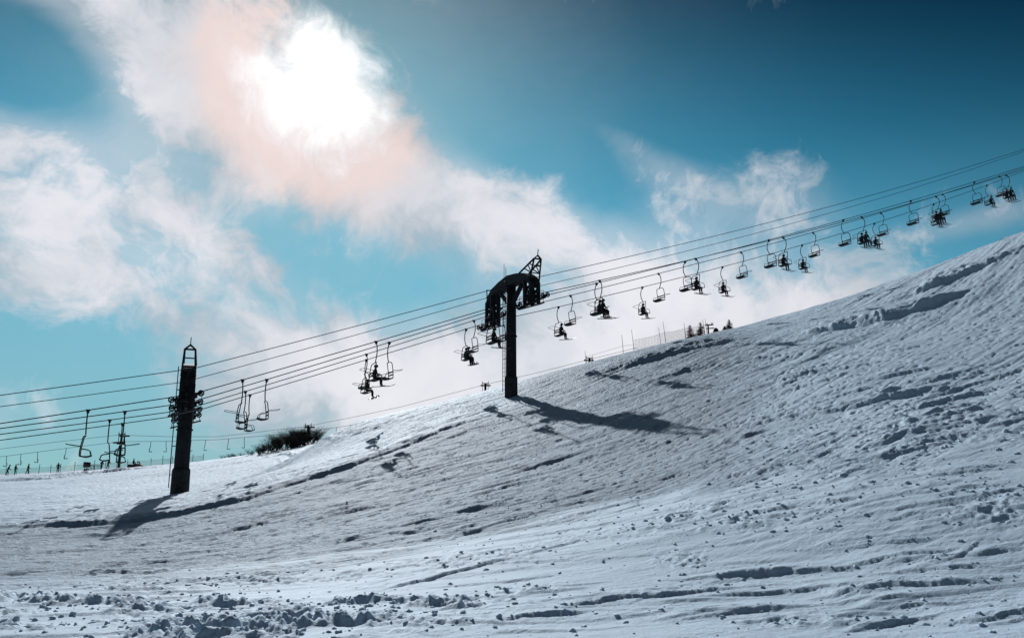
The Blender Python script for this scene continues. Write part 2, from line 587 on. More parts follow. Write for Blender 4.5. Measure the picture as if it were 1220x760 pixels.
# banks: (pixel polyline, height, face width, decay length behind)
BANKS = [
    ([(-80, 629), (0, 627), (110, 623), (210, 615), (300, 593), (360, 573), (430, 551), (470, 536), (530, 511), (600, 489)], 0.36, 0.45, 5.0),
    ([(200, 566), (270, 553), (340, 541), (400, 527), (470, 503), (560, 482)], 0.5, 0.5, 4.0),
    ([(690, 458), (760, 434), (830, 415), (900, 402)], 0.7, 0.7, 4.0),
    ([(930, 402), (1000, 393), (1060, 382), (1110, 365), (1165, 340)], 1.1, 0.9, 4.0),
    ([(1010, 372), (1100, 347), (1170, 318), (1230, 288)], 1.1, 1.0, 4.0),
    ([(850, 402), (960, 388), (1060, 386), (1120, 388)], 0.25, 0.5, 3.0),
    ([(-60, 577), (0, 573), (60, 570), (100, 566), (160, 559), (200, 556)], 0.7, 0.8, 12.0),
    ([(700, 462), (760, 450), (830, 440), (930, 424), (1010, 420)], 0.2, 0.45, 3.0),
    ([(640, 560), (760, 530), (880, 512)], 0.12, 0.5, 2.0),
    ([(930, 500), (1010, 486), (1090, 470), (1160, 462)], 0.3, 0.6, 3.0),
    ([(1000, 548), (1080, 522), (1180, 500), (1230, 492)], 0.28, 0.5, 3.0),
    ([(960, 420), (1060, 430), (1130, 436)], 0.12, 0.4, 2.0),
    ([(170, 668), (280, 655), (350, 646)], 0.10, 0.35, 2.0), ([(330, 668), (430, 651)], 0.14, 0.4, 2.0),
    # foreground drifts and ski cuts
    ([(540, 733), (640, 732), (760, 735), (900, 732), (1050, 724), (1230, 716)], 0.028, 0.05, 0.25),
    ([(600, 728), (760, 730), (900, 727), (1050, 720), (1230, 711)], 0.025, 0.05, 0.2),
    ([(1085, 742), (1140, 742), (1230, 738)], 0.10, 0.10, 0.8),
    ([(905, 656), (960, 657), (1020, 652), (1090, 644), (1175, 631)], 0.12, 0.14, 0.9),
    ([(930, 660), (1040, 654), (1120, 645)], 0.06, 0.10, 0.4),
    ([(985, 626), (1060, 616), (1140, 601), (1230, 582)], 0.16, 0.2, 1.0),
    ([(1000, 628), (1080, 624), (1165, 618)], 0.10, 0.14, 0.8),
    ([(835, 699), (880, 692), (930, 685), (965, 678)], 0.10, 0.12, 0.9),
    ([(790, 604), (880, 597), (1000, 588), (1120, 580), (1230, 570)], 0.10, 0.18, 0.9),
    ([(760, 615), (860, 603), (960, 596)], 0.07, 0.12, 0.7),
    ([(1090, 575), (1160, 565), (1230, 557)], 0.15, 0.25, 1.0),
    ([(1150, 667), (1190, 659), (1230, 653)], 0.10, 0.12, 0.7),
    ([(1120, 702), (1180, 694), (1230, 686)], 0.06, 0.12, 0.8),
    ([(430, 708), (500, 694), (575, 676), (640, 661), (690, 647), (740, 642), (830, 640)], 0.09, 0.13, 0.6),
    ([(640, 622), (720, 612), (800, 606)], 0.06, 0.15, 0.6),
    ([(540, 652), (620, 643), (700, 632)], 0.05, 0.12, 0.6), ([(420, 683), (490, 677), (560, 675)], 0.05, 0.1, 0.6),
    ([(740, 728), (780, 712), (830, 692)], 0.06, 0.1, 0.4),
    ([(930, 752), (1000, 738), (1060, 730)], 0.06, 0.1, 0.3), ([(1080, 690), (1140, 668), (1180, 640)], 0.07, 0.1, 0.4),
    ([(100, 741), (230, 738), (330, 724)], 0.06, 0.1, 0.5), ([(160, 723), (260, 720), (370, 727)], 0.07, 0.1, 0.5),
    ([(700, 668), (780, 661), (860, 655)], 0.04, 0.1, 0.6), ([(880, 640), (980, 634), (1080, 633)], 0.05, 0.1, 0.6),
]
_r = random.Random(5)
for _ in range(30):
    x0, y0 = _r.uniform(560, 1180), _r.uniform(585, 755)
    Lp = _r.uniform(110, 330)
    sl = _r.uniform(-0.16, -0.04) - 0.10 * max(0, (x0 - 800) / 420) * (760 - y0) / 170
    BANKS.append(([(x0 + Lp * t, y0 + sl * Lp * t + _r.uniform(-1.2, 1.2)) for t in (0, 0.25, 0.5, 0.75, 1.0)],
                  _r.uniform(0.04, 0.15), _r.uniform(0.08, 0.16), _r.uniform(0.3, 1.0)))
for _ in range(26):
    x0, y0 = _r.uniform(820, 1180), _r.uniform(420, 585)
    Lp = _r.uniform(60, 200)
    sl = _r.uniform(-0.32, -0.16)
    BANKS.append(([(x0 + Lp * t, y0 + sl * Lp * t + _r.uniform(-1.5, 1.5)) for t in (0, 0.25, 0.5, 0.75, 1.0)],
                  _r.uniform(0.10, 0.30), _r.uniform(0.15, 0.3), _r.uniform(1.0, 2.5)))
for _ in range(12):
    x0, y0 = _r.uniform(-60, 620), _r.uniform(545, 665)
    Lp = _r.uniform(60, 200)
    sl = -0.05 - 0.28 * max(0.0, x0) / 620
    BANKS.append(([(x0 + Lp * t, y0 + sl * Lp * t + _r.uniform(-1.0, 1.0)) for t in (0, 0.25, 0.5, 0.75, 1.0)],
                  _r.uniform(0.08, 0.22), _r.uniform(0.15, 0.3), _r.uniform(1.0, 2.5)))
_ex, _ey = [p[0] for p in edge_px], [p[1] for p in edge_px]
_cx = [-60, 0, 210, 300, 430, 530, 610, 700, 810, 980, 1100, 1220]
_cy = [629, 627, 615, 593, 551, 511, 486, 458, 415, 384, 346, 296]
for _ in range(64):
    t0 = _r.uniform(0.04, 0.93)
    x0 = _r.uniform(-60, 1050)
    Lp = _r.uniform(140, 430)
    dr = _r.uniform(-0.12, 0.12)
    xs = np.linspace(x0, min(x0 + Lp, 1230), 6)
    pl = []
    for i, xx in enumerate(xs):
        tt = min(0.96, max(0.02, t0 + dr * i / 5))
        pl.append((xx, np.interp(xx, _ex, _ey) * (1 - tt) + np.interp(xx, _cx, _cy) * tt))
    kd = min(1.0, ground_hit(*pl[2])[1] / 50.0)
    BANKS.append((pl, _r.uniform(0.08, 0.27) * kd, _r.uniform(0.15, 0.30) * kd, _r.uniform(0.5, 1.6)))
BANK = []
for pl, hh, fw, dec in BANKS:
    pts = np.array([ground_hit(*p)[:2] for p in pl])
    fg_cut = len(BANK) >= 14
    k = 0.40 if fg_cut else 0.55
    BANK.append((pts, hh * k, fw * (0.42 if fg_cut else 0.5), dec * (1.4 if fg_cut else 0.8)))



_b0 = BANK[0][0]
bank_az = np.arctan2(_b0[:, 0], _b0[:, 1])
bank_r = np.hypot(_b0[:, 0], _b0[:, 1])
_o = np.argsort(bank_az)
bank_az, bank_r = bank_az[_o], bank_r[_o]


def bank_relief(X, Y):
    out = np.zeros_like(X)
    for bi, (pts, hh, fw, dec) in enumerate(BANK):
        mg = dec * 4 + 1
        lo, hi = pts.min(0) - mg, pts.max(0) + mg
        idx = np.nonzero((X > lo[0]) & (X < hi[0]) & (Y > lo[1]) & (Y < hi[1]))[0]
        if len(idx) == 0:
            continue
        x, y = X[idx], Y[idx]
        wob = (0.5 * fw if bi >= 14 else 0.45 * fw + 0.008 * dec)
        x2 = x + wob * 2 * fbm(x / (fw * 3), y / (fw * 3), 40 + bi, 3)
        y2 = y + wob * 2 * fbm(x / (fw * 3), y / (fw * 3), 80 + bi, 3)
        best = np.full(len(idx), 1e9)
        sd = np.zeros(len(idx))
        along = np.zeros(len(idx))
        segL = np.hypot(*np.diff(pts, axis=0).T)
        tot = segL.sum()
        acc = 0.0
        for k in range(len(pts) - 1):
            a, b = pts[k], pts[k + 1]
            d = b - a
            L = segL[k]
            t = np.clip(((x2 - a[0]) * d[0] + (y2 - a[1]) * d[1]) / (L * L), 0, 1)
            qx, qy = a[0] + t * d[0], a[1] + t * d[1]
            dist = np.hypot(x2 - qx, y2 - qy)
            nx, ny = -d[1] / L, d[0] / L
            if nx * qx.mean() + ny * qy.mean() < 0:
                nx, ny = -nx, -ny
            s = (x2 - qx) * nx + (y2 - qy) * ny
            s = np.where(np.abs(s) < 1e-9, 1e-9, s)
            m = dist < best
            best[m] = dist[m]
            sd[m] = (np.sign(s) * dist)[m]
            along[m] = (acc + t * L)[m]
            acc += L
        u = along / tot
        fade = np.sin(np.pi * np.clip(u, 0, 1)) ** 1.2 if len(pts) < 7 else sstep(u, 0.0, 0.16) * sstep(1 - u, 0.0, 0.16)
        amp = 0.9 + 1.5 * fbm(along / ((6.0 * fw + 0.5) * (2.5 if bi >= 14 else 1.0)), sd / (1.5 * fw + 0.2) + bi * 3.3, 7, 4, 0.6)
        prof = sstep(sd, -fw, 0.0) * np.exp(-np.maximum(sd, 0) / dec)
        out[idx] += hh * fade * (np.clip(amp, 0.55, 1.35) if bi >= 14 else (np.clip(amp, 0.75, 1.3) if bi == 0 else np.clip(amp, 0.3, 1.6))) * prof
    return out


def zone(X, Y, px, py, rx, ry):
    """soft elliptical patch of churned snow lying on the ground"""
    c = ground_hit(px, py)
    return np.exp(-(((X - c[0]) / rx) ** 2 + ((Y - c[1]) / ry) ** 2))


CHURN = [(60, 712, 3.2, 1.0, 1.0), (190, 722, 2.4, 0.8, 1.0), (330, 745, 1.6, 0.6, 1.2), (420, 725, 1.3, 0.9, 1.2), (500, 722, 0.9, 0.6, 1.0),
         (610, 705, 0.5, 0.3, 1.0), (240, 756, 1.6, 0.5, 1.2), (20, 745, 2.0, 0.5, 0.7), (870, 625, 0.7, 0.7, 0.8), (300, 690, 2.8, 0.9, 0.5),
         (960, 742, 0.6, 0.25, 0.6), (815, 670, 0.4, 0.8, 0.35), (1190, 610, 0.8, 0.9, 0.5), (1120, 500, 3.5, 5, 0.22), (1000, 560, 3, 4, 0.18),
         (800, 622, 2.2, 1.4, 0.4), (560, 668, 1.8, 1.2, 0.3)]
CHURNC = [(ground_hit(a, b), rx, ry, am) for a, b, rx, ry, am in CHURN]


def full_h(X, Y, fine=True):
    X = np.asarray(X, float).ravel()
    Y = np.asarray(Y, float).ravel()
    h = base_h(X, Y)
    r = np.hypot(X, Y)
    azm = np.arctan2(X, Y)
    w0 = math.cos(PISTE) * X + math.sin(PISTE) * Y
    v0 = -math.sin(PISTE) * X + math.cos(PISTE) * Y
    rb = np.interp(azm, edge_az, edge_r) * (1 + 0.16 * fbm(w0 / 6.0, v0 / 1.5, 3, 4))
    FG = sstep(rb - r, -2.0, 2.6)                     # 1 = churned foreground
    GR = 1 - FG
    lim = 1 - sstep(r, 160, 240)
    # broad rolls
    h = h + lim * 0.16 * fbm(X / 9.0, Y / 9.0, 21, 3) * sstep(r, 5, 25)
    # piste axes
    c, s = math.cos(PISTE), math.sin(PISTE)
    bend = 3.0 * fbm(X / 40.0, Y / 40.0, 5, 2)
    w = c * X + s * Y
    v = -s * X + c * Y + bend
    # groomed / skied streaks
    st1 = fbm(w / 14.0, v / 1.1, 31, 3)
    st2 = fbm(w / 6.0, v / 0.30, 36, 4, 0.6)
    patch = 0.6 + 0.9 * (fbm(X / 12.0, Y / 12.0, 55, 3) + 0.3)
    h = h + lim * GR * patch * (0.085 * st1 + 0.050 * st2 + 0.034 * fbm(w / 1.2, v / 0.16, 38, 2))
    # turns carved across the piste
    curv = v + 1.6 * np.sin(w / 7.0 + 2.0 * fbm(X / 18, Y / 18, 61, 2))
    cut = np.maximum(0, 1 - np.abs(((curv / 3.4) % 1.0) - 0.5) * 16)
    cutm = sstep(fbm(w / 11.0, v / 6.0, 66, 2), 0.05, 0.25)
    h = h - lim * GR * 0.05 * cut * cutm
    # lumpy skied-off snow, small scale
    h = h + lim * GR * (0.022 * fbm(w / 0.6, v / 0.28, 71, 3, 0.65) * sstep(fbm(X / 6, Y / 6, 73, 3), -0.35, 0.25) + 0.018 * fbm(w / 0.3, v / 0.18, 77, 2))
    h = h - lim * GR * 0.05 * sstep(fbm(w / 0.42, v / 0.26, 79, 3), 0.27, 0.42)
    # upper right: rough windblown bank
    upr = sstep(X, 16, 30) * sstep(Y, 26, 44)
    h = h + lim * upr * (0.11 * fbm(w / 5.0, v / 1.4, 91, 4))
    # foreground: wind ridges
    c2, s2 = math.cos(math.radians(14)), math.sin(math.radians(14))
    fw_, fv = c2 * X + s2 * Y, -s2 * X + c2 * Y + 0.5 * fbm(X / 4, Y / 4, 15, 2)
    near = sstep(r, 2.0, 6.0)
    h = h + FG * near * (0.055 * fbm(fw_ / 3.5, fv / 1.1, 101, 2) + 0.030 * sstep(fbm(fw_ / 2.6, fv / 0.30, 111, 3), 0.0, 0.22) * (0.5 + fbm(X / 2.5, Y / 2.5, 113, 2)) + 0.006 * fbm(fw_ / 1.6, fv / 0.16, 117, 3))
    h = h + FG * near * 0.004 * fbm(X / 0.16, Y / 0.16, 121, 3)
    # churned patches: lumps and holes
    z = np.zeros_like(X)
    for cc, rx, ry, am in CHURNC:
        z = np.maximum(z, am * np.exp(-(((X - cc[0]) / rx) ** 2 + ((Y - cc[1]) / ry) ** 2)))
    z = z * sstep(fbm(X / 0.9, Y / 0.7, 131, 3), -0.28, 0.18)
    nl = fbm(X / 0.42, Y / 0.42, 141, 4, 0.55)
    lump = 0.34 * (0.32 - np.abs(nl)) + 0.15 * fbm(X / 0.13, Y / 0.13, 151, 3)
    h = h + z * near * lump * np.where(r > 22, 1.6, 0.8)
    h = h + bank_relief(X, Y)
    if not fine:
        rbk = np.interp(azm, bank_az, bank_r)
        behind = sstep(r - rbk, -1.5, 2.5) * (1 - sstep(X, -2, 4))  # ground beyond the bank, painted paler as sunlit
        right = sstep(X - 0.25 * (Y - 40), 6, 18)  # right slope, paled in colour to stand in for more sun
        return h, np.clip(np.maximum(np.maximum(FG, 0.8 * behind), right), 0, 1)
    return h


# ------------------------------------------------------------------ ground sheet
def build_ground():
    D = math.radians
    az = np.concatenate([np.linspace(D(-180), D(-60), 40, endpoint=False), np.linspace(D(-60), D(-38), 60, endpoint=False),
                         np.linspace(D(-38), D(38), 960, endpoint=False), np.linspace(D(38), D(60), 60, endpoint=False),
                         np.linspace(D(60), D(180), 40, endpoint=False)])
    rr = np.concatenate([np.linspace(0.4, 4, 12, endpoint=False), np.linspace(4, 7, 40, endpoint=False),
                         np.geomspace(7, 100, 720, endpoint=False), np.geomspace(100, 165, 170, endpoint=False), np.geomspace(165, 300, 50, endpoint=False),
                         np.geomspace(300, 6000, 24)])
    na, nr = len(az), len(rr)
    A, R = np.meshgrid(az, rr)
    X, Y = (R * np.sin(A)).ravel(), (R * np.cos(A)).ravel()
    Z = np.empty_like(X)
    PW = np.ones(len(X))
    CH = 200000
    for i in range(0, len(X), CH):
        Z[i:i + CH], PW[i:i + CH] = full_h(X[i:i + CH], Y[i:i + CH], False)
    co = np.column_stack([X, Y, Z])
    c0 = np.array([[0, 0, Z[:na].mean()]])
    co = np.vstack([co, c0])
    i = np.arange(nr - 1)[:, None]
    j = np.arange(na)[None]
    j2 = (j + 1) % na
    quads = np.stack([i * na + j, (i + 1) * na + j + 0 * i, (i + 1) * na + j2, i * na + j2], -1).reshape(-1, 4)
    # counter-clockwise from above: azimuth runs clockwise
    cen = len(co) - 1
    j = np.arange(na)
    tris = np.column_stack([np.full(na, cen), j, (j + 1) % na])
    me = bpy.data.meshes.new('ground')
    nv, nq, nt = len(co), len(quads), len(tris)
    me.vertices.add(nv)
    me.vertices.foreach_set('co', co.ravel())
    me.loops.add(nq * 4 + nt * 3)
    me.loops.foreach_set('vertex_index', np.concatenate([quads.ravel(), tris.ravel()]).astype(np.int32))
    me.polygons.add(nq + nt)
    ls = np.concatenate([np.arange(nq) * 4, nq * 4 + np.arange(nt) * 3]).astype(np.int32)
    me.polygons.foreach_set('loop_start', ls)
    me.update(calc_edges=True)
    me.validate()
    me.attributes.new('powder_lit', 'FLOAT', 'POINT').data.foreach_set('value', np.append(PW, 1.0).astype(np.float32))
    smooth_mesh(me, True)
    if me.polygons[na * 5].normal.z < 0:
        me.flip_normals()
    me.materials.append(M['snow'])
    o = bpy.data.objects.new('ground', me)
    COL.objects.link(o)
    tag(o, 'snow covered ski slope rising to a rough crest', 'snow', kind='structure')
    return o


GROUND = build_ground()


def gz(x, y):
    return float(full_h(np.array([x]), np.array([y]))[0])


def crest_at(px, dmin, dmax, off=0.0):
    """highest-looking ground point in a plan direction between two depths"""
    r = ray(px, 480)
    ds = np.linspace(dmin, dmax, 120)
    X, Y = r[0] / r[1] * ds, ds
    Z = full_h(X, Y)
    k = int(np.argmax((Z - CAMZ) / ds))
    return np.array([X[k], Y[k], Z[k]])


# ------------------------------------------------------------------ lift line geometry
TH = math.radians(26.0)
U = np.array([math.cos(TH), math.sin(TH)])
PN = np.array([math.sin(TH), -math.cos(TH)])           # towards the piste
ORG = np.array([P(609, 470, 62)[0], 62.0])


def rope_hit(px, py, q):
    r = ray(px, py)
    o = ORG + q * PN
    A = np.array([[r[0], -U[0]], [r[1], -U[1]]])
    t, s = np.linalg.solve(A, o)
    return s, CAMZ + t * r[2]


def s_of_px(px, py, q):
    return rope_hit(px, py, q)[0]


S1 = s_of_px(216, 560, 0.0)       # lower tower station
ROPES = {
    'A': (4.6, [(0, 504), (140, 484), (200, 474), (238, 466), (340, 439), (400, 421), (540, 378), (640, 346), (714, 334), (829, 311.5), (933, 286.5), (1027, 261), (1070, 243.5), (1115, 235), (1198, 207)]),
    'B': (2.4, [(0, 510.5), (140, 491), (340, 446), (400, 427), (540, 384), (640, 351), (711, 338), (816, 313.5), (916, 287.5), (1005, 263), (1085, 239), (1161, 215.5)]),
    'C': (-2.4, [(0, 517.7), (140, 498), (340, 452.5), (400, 433.4), (540, 389), (640, 359), (680, 352), (784, 327), (883, 302), (968, 278), (1049, 254), (1123, 231.5), (1190, 209)]),
    'D': (-4.6, [(0, 524.4), (140, 505), (340, 458), (400, 440), (540, 395), (640, 369), (666, 364), (766, 343), (861, 320), (956, 294.5), (1042, 268), (1112, 243), (1176, 218)]),
    'E': (4.2, [(0, 472), (140, 449), (340, 412), (400, 396.6), (540, 355), (640, 327), (823, 290), (850, 283.7), (1050, 232), (1220, 176)]),
    'F': (-4.2, [(0, 485.4), (140, 463), (340, 423), (400, 407.8), (540, 364.5), (640, 339), (850, 293.7), (1050, 237.6), (1220, 179)]),
}
SL, SR = -70.0, 120.0
ROPEFIT = {}


def span_basis(s):
    k = [SL, S1, 0.0, SR]
    row = np.zeros(7)
    for i in range(3):
        if s <= k[i + 1] or i == 2:
            L = k[i + 1] - k[i]
            t = (s - k[i]) / L
            row[i] = 1 - t
            row[i + 1] = t
            row[4 + i] = -t * (1 - t) * (L / 30.0) ** 2
            return row


for nm, (q, smp) in ROPES.items():
    A, b = [], []
    for px, py in smp:
        s, zz = rope_hit(px, py, q)
        A.append(span_basis(s))
        b.append(zz)
    # mild preference for a little sag in every span
    for i, tgt in ((0, 0.25), (1, 0.35), (2, 0.22)):
        row = np.zeros(7)
        row[4 + i] = 1.2
        A.append(row)
        b.append(1.2 * tgt)
    sol, *_ = np.linalg.lstsq(np.array(A), np.array(b), rcond=None)
    ROPEFIT[nm] = sol


def rope_z(nm, s):
    return float(span_basis(s) @ ROPEFIT[nm])


def line_pt(nm, s):
    q = ROPES[nm][0]
    xy = ORG + q * PN + s * U
    return Vector((xy[0], xy[1], rope_z(nm, s)))


SIDE = {'A': 'outer piste-side', 'B': 'inner piste-side', 'C': 'inner thicket-side', 'D': 'outer thicket-side'}
for nm in 'ABCDEF':
    bm = bmesh.new()
    ss = sorted(set(list(np.linspace(SL, SR, 96)) + [S1, 0.0]))
    tube(bm, [line_pt(nm, s) for s in ss], 0.032 if nm in 'ABCD' else 0.026, 6)
    o = bm_obj('haul_rope' if nm in 'ABCD' else 'signal_cable', bm, M['rope'], None, True)
    if nm in 'ABCD':
        tag(o, 'dark steel haul rope, %s one of the four carrying lift chairs' % SIDE[nm], 'rope', 'haul ropes of the paired chairlifts')
    else:
        tag(o, 'thin signal cable without chairs strung above the %s haul ropes' % ('piste-side' if nm == 'E' else 'thicket-side'),
            'cable', 'signal cables above the chairlifts')


# ------------------------------------------------------------------ lift towers
def make_tower(s, yaw, label, pole_r):
    xy = ORG + s * U
    zb = gz(xy[0], xy[1]) - 0.25
    t = empty('lift_tower', (xy[0], xy[1], zb), yaw)
    tag(t, label, 'lift tower', 'towers of the paired chairlifts')
    zr = {n: rope_z(n, s) - zb for n in 'ABCDEF'}
    top = max(zr['E'], zr['F'])
    arm_z = 0.5 * (zr['A'] + zr['D']) + 1.9
    # footing collar and pole
    bm = bmesh.new()
    bmesh.ops.create_cone(bm, cap_ends=True, segments=20, radius1=pole_r * 1.26, radius2=pole_r * 1.22, depth=1.9,
                          matrix=Matrix.Translation((0, 0, 0.75)))
    bm_obj('footing', bm, M['concrete'], t)
    bm = bmesh.new()
    bmesh.ops.create_cone(bm, cap_ends=True, segments=24, radius1=pole_r * 1.03, radius2=pole_r * 0.94, depth=arm_z - 1.6,
                          matrix=Matrix.Translation((0, 0, 1.69 + (arm_z - 1.6) / 2)))
    p = bm_obj('pole', bm, M['steel'], t, True)
    for zz in (1.75, arm_z * 0.55):
        bm = bmesh.new()
        bmesh.ops.create_cone(bm, cap_ends=True, segments=24, radius1=pole_r * 1.16, radius2=pole_r * 1.16, depth=0.09,
                              matrix=Matrix.Translation((0, 0, zz)))
        bm_obj('flange', bm, M['steel'], p)
    # ladder on the downhill side
    bm = bmesh.new()
    lx = -pole_r - 0.22
    for yy in (-0.2, 0.2):
        tube(bm, [(lx, yy, 0.6), (lx, yy, arm_z + 0.6)], 0.028, 6)
    k = 0.8
    while k < arm_z + 0.5:
        tube(bm, [(lx, -0.2, k), (lx, 0.2, k)], 0.016, 5)
        k += 0.33
    for k in np.arange(1.4, arm_z, 1.8):
        for yy in (-0.2, 0.2):
            tube(bm, [(lx, yy, k), (-pole_r * 0.9, yy, k)], 0.02, 5)
    bm_obj('ladder', bm, M['galv'], t)
    # arched crossarm: box girder of segments bending down at both ends
    bm = bmesh.new()
    prof = [(-4.1, -0.55), (-3.7, 0.0), (-2.9, 0.40), (-1.6, 0.62), (0, 0.72), (1.6, 0.62), (2.9, 0.40), (3.7, 0.0), (4.1, -0.55)]
    hgt = [0.40, 0.48, 0.55, 0.66, 0.85, 0.66, 0.55, 0.48, 0.40]
    secs = []
    for (yy, dz), hh in zip(prof, hgt):
        zc = arm_z + dz - 0.35
        wv = 0.42
        secs.append([bm.verts.new((sx * wv, yy, zc + sz * hh / 2)) for sx, sz in ((-1, -1), (1, -1), (1, 1), (-1, 1))])
    for a, b in zip(secs, secs[1:]):
        for k in range(4):
            bm.faces.new((a[k], a[(k + 1) % 4], b[(k + 1) % 4], b[k]))
    bm.faces.new(secs[0])
    bm.faces.new(list(reversed(secs[-1])))
    bmesh.ops.recalc_face_normals(bm, faces=bm.faces)
    arm = bm_obj('crossarm', bm, M['steel'], t)
    bm = bmesh.new()
    beam(bm, (0, -pole_r * 0.8, arm_z - 1.5), (0, -1.9, arm_z - 0.3), 0.3, 0.22)
    beam(bm, (0, pole_r * 0.8, arm_z - 1.5), (0, 1.9, arm_z - 0.3), 0.3, 0.22)
    bm_obj('brace', bm, M['steel'], arm)
    slope = math.atan((rope_z('A', s + 3) - rope_z('A', s - 3)) / 6.0)
    for side in (1, -1):                      # 1 = piste side (local -y)
        names = ('A', 'B') if side == 1 else ('D', 'C')
        zlow = min(zr[n] for n in names) - 0.55
        # two drop plates with rungs between them
        for yy in (3.05, 4.0):
            bm = bmesh.new()
            y = -side * yy
            tz = arm_z - (0.15 if yy < 3.5 else 0.6)
            for xx in (-0.33, 0.33):
                beam(bm, (xx, y, tz), (xx, y, zlow), 0.22, 0.26, (0, 1, 0))
            for k in np.arange(zlow + 0.15, tz, 0.42):
                beam(bm, (-0.4, y, k), (0.4, y, k), 0.1, 0.1)
            beam(bm, (-0.33, y, zlow + 0.2), (0.33, y, tz - 0.3), 0.08, 0.1)
            beam(bm, (0.33, y, zlow + 0.2), (-0.33, y, tz - 0.3), 0.08, 0.1)
            bm_obj('drop_frame', bm, M['steel'], t)
        bm = bmesh.new()
        for k in (zlow + 0.1, zlow + 0.8, zlow + 1.5):
            beam(bm, (0, -side * 2.3, k), (0, -side * 4.7, k), 0.16, 0.14)
        beam(bm, (0, -side * 2.6, zlow + 0.8), (0, -side * 2.6, arm_z - 0.1), 0.14, 0.14, (0, 1, 0))
        bm_obj('sheave_beam', bm, M['steel'], t)
        # catwalk with rail
        cs, sn = math.cos(slope), math.sin(slope)
        bm = bmesh.new()
        beam(bm, (-1.0 * cs, -side * 3.52, zlow - 0.14 - 1.0 * sn), (1.0 * cs, -side * 3.52, zlow - 0.14 + 1.0 * sn), 0.62, 0.07)
        cw = bm_obj('catwalk', bm, M['galv'], t)
        bm = bmesh.new()
        for yy in (3.22, 3.82):
            for xx in (-0.9, -0.5, 0.5, 0.9):
                zf = zlow - 0.12 + xx * sn
                tube(bm, [(xx * cs, -side * yy, zf), (xx * cs, -side * yy, zf + 0.95)], 0.02, 5)
            for dz in (0.5, 0.95):
                tube(bm, [(-0.9 * cs, -side * yy, zlow - 0.12 - 0.9 * sn + dz), (0.9 * cs, -side * yy, zlow - 0.12 + 0.9 * sn + dz)], 0.02, 5)
        bm_obj('handrail', bm, M['galv'], cw)
        for n in names:
            q = ROPES[n][0]
            train = bmesh.new()
            R = 0.19
            offs = (-0.80, -0.40, 0.40, 0.80)
            wheels = []
            for xo in offs:
                zz = rope_z(n, s + xo) - zb - R - 0.035
                wheels.append((xo, zz))
            yq = -q
            for sy in (-0.09, 0.09):
                for a, b in ((0, 1), (2, 3)):
                    (xa, za), (xb, zb2) = wheels[a], wheels[b]
                    beam(train, (xa, yq + sy, za), (xb, yq + sy, zb2), 0.03, 0.12)
                    beam(train, ((xa + xb) / 2, yq + sy, (za + zb2) / 2), ((xa + xb) / 2, yq + sy, (za + zb2) / 2 - 0.2), 0.03, 0.1, (0, 1, 0))
                beam(train, (wheels[0][0] + 0.2, yq + sy, wheels[0][1] - 0.2), (wheels[3][0] - 0.2, yq + sy, wheels[3][1] - 0.2), 0.035, 0.16)
            zc = (wheels[1][1] + wheels[2][1]) / 2 - 0.2
            beam(train, (0, yq - 0.3, zc), (0, yq + 0.3, zc), 0.14, 0.14)
            beam(train, (0, yq - (0.2 if q * 1 > 0 else -0.2), zc), (0, -side * 3.5, zc), 0.12, 0.12)
            tr = bm_obj('sheave_train', train, M['steel'], t)
            for xo, zz in wheels:
                bm = bmesh.new()
                tube(bm, ring_pts((xo, yq, zz), R - 0.035, 'y', 14), 0.045, 6, True)
                tube(bm, [(xo, yq - 0.06, zz), (xo, yq + 0.06, zz)], 0.06, 8)
                for a in (0.4, 1.5, 2.5, 3.6, 4.6, 5.7):
                    beam(bm, (xo, yq, zz), (xo + math.cos(a) * (R - 0.05), yq, zz + math.sin(a) * (R - 0.05)), 0.03, 0.035, (0, 1, 0))
                bm_obj('sheave', bm, M['rubber'], tr)
    # signal cable brackets
    for n in 'EF':
        q = ROPES[n][0]
        bm = bmesh.new()
        z0 = arm_z - 0.55
        beam(bm, (0, -q, z0), (0, -q, zr[n] - 0.03), 0.1, 0.1, (0, 1, 0))
        beam(bm, (-0.3, -q, zr[n] - 0.1), (0.3, -q, zr[n] - 0.1), 0.08, 0.1)
        bm_obj('cable_bracket', bm, M['steel'], t)
    # maintenance lifting frame over the piste-side end: trussed A-frame leaning outwards
    bm = bmesh.new()
    apex = Vector((0, -4.55, arm_z + 1.35))
    feet_out = [Vector((x, -4.0, arm_z - 0.5)) for x in (-0.40, 0.40)]
    feet_in = [Vector((x, -2.2, arm_z + 0.45)) for x in (-0.40, 0.40)]
    tops = [apex + Vector((x, 0, -0.28)) for x in (-0.30, 0.30)]
    for a, b in zip(feet_out, tops):
        beam(bm, a, b, 0.1, 0.1)
    for a, b in zip(feet_in, tops):
        beam(bm, a, b, 0.1, 0.1)
    for tpt in tops:
        beam(bm, tpt, apex, 0.1, 0.1)
    beam(bm, tops[0], tops[1], 0.1, 0.1)
    for f in (0.35, 0.68):
        for i in (0, 1):
            a = feet_out[i].lerp(tops[i], f)
            b = feet_in[i].lerp(tops[i], f)
            beam(bm, a, b, 0.07, 0.07)
            beam(bm, a, feet_in[i].lerp(tops[i], f + 0.25), 0.06, 0.06)
        beam(bm, feet_out[0].lerp(tops[0], f), feet_out[1].lerp(tops[1], f), 0.07, 0.07)
    beam(bm, apex - Vector((0, 0, 0.1)), apex + Vector((0, -0.1, 0.45)), 0.05, 0.05, (0, 1, 0))
    bm_obj('lifting_frame', bm, M['steel'], t)
    bm = bmesh.new()
    feet2 = [Vector((x, 3.9, arm_z - 0.4)) for x in (-0.35, 0.35)]
    for f in feet2:
        beam(bm, f, (f.x * 0.6, 4.3, arm_z + 0.55), 0.08, 0.08)
        beam(bm, (f.x, 3.0, arm_z + 0.2), (f.x * 0.6, 4.3, arm_z + 0.55), 0.07, 0.07)
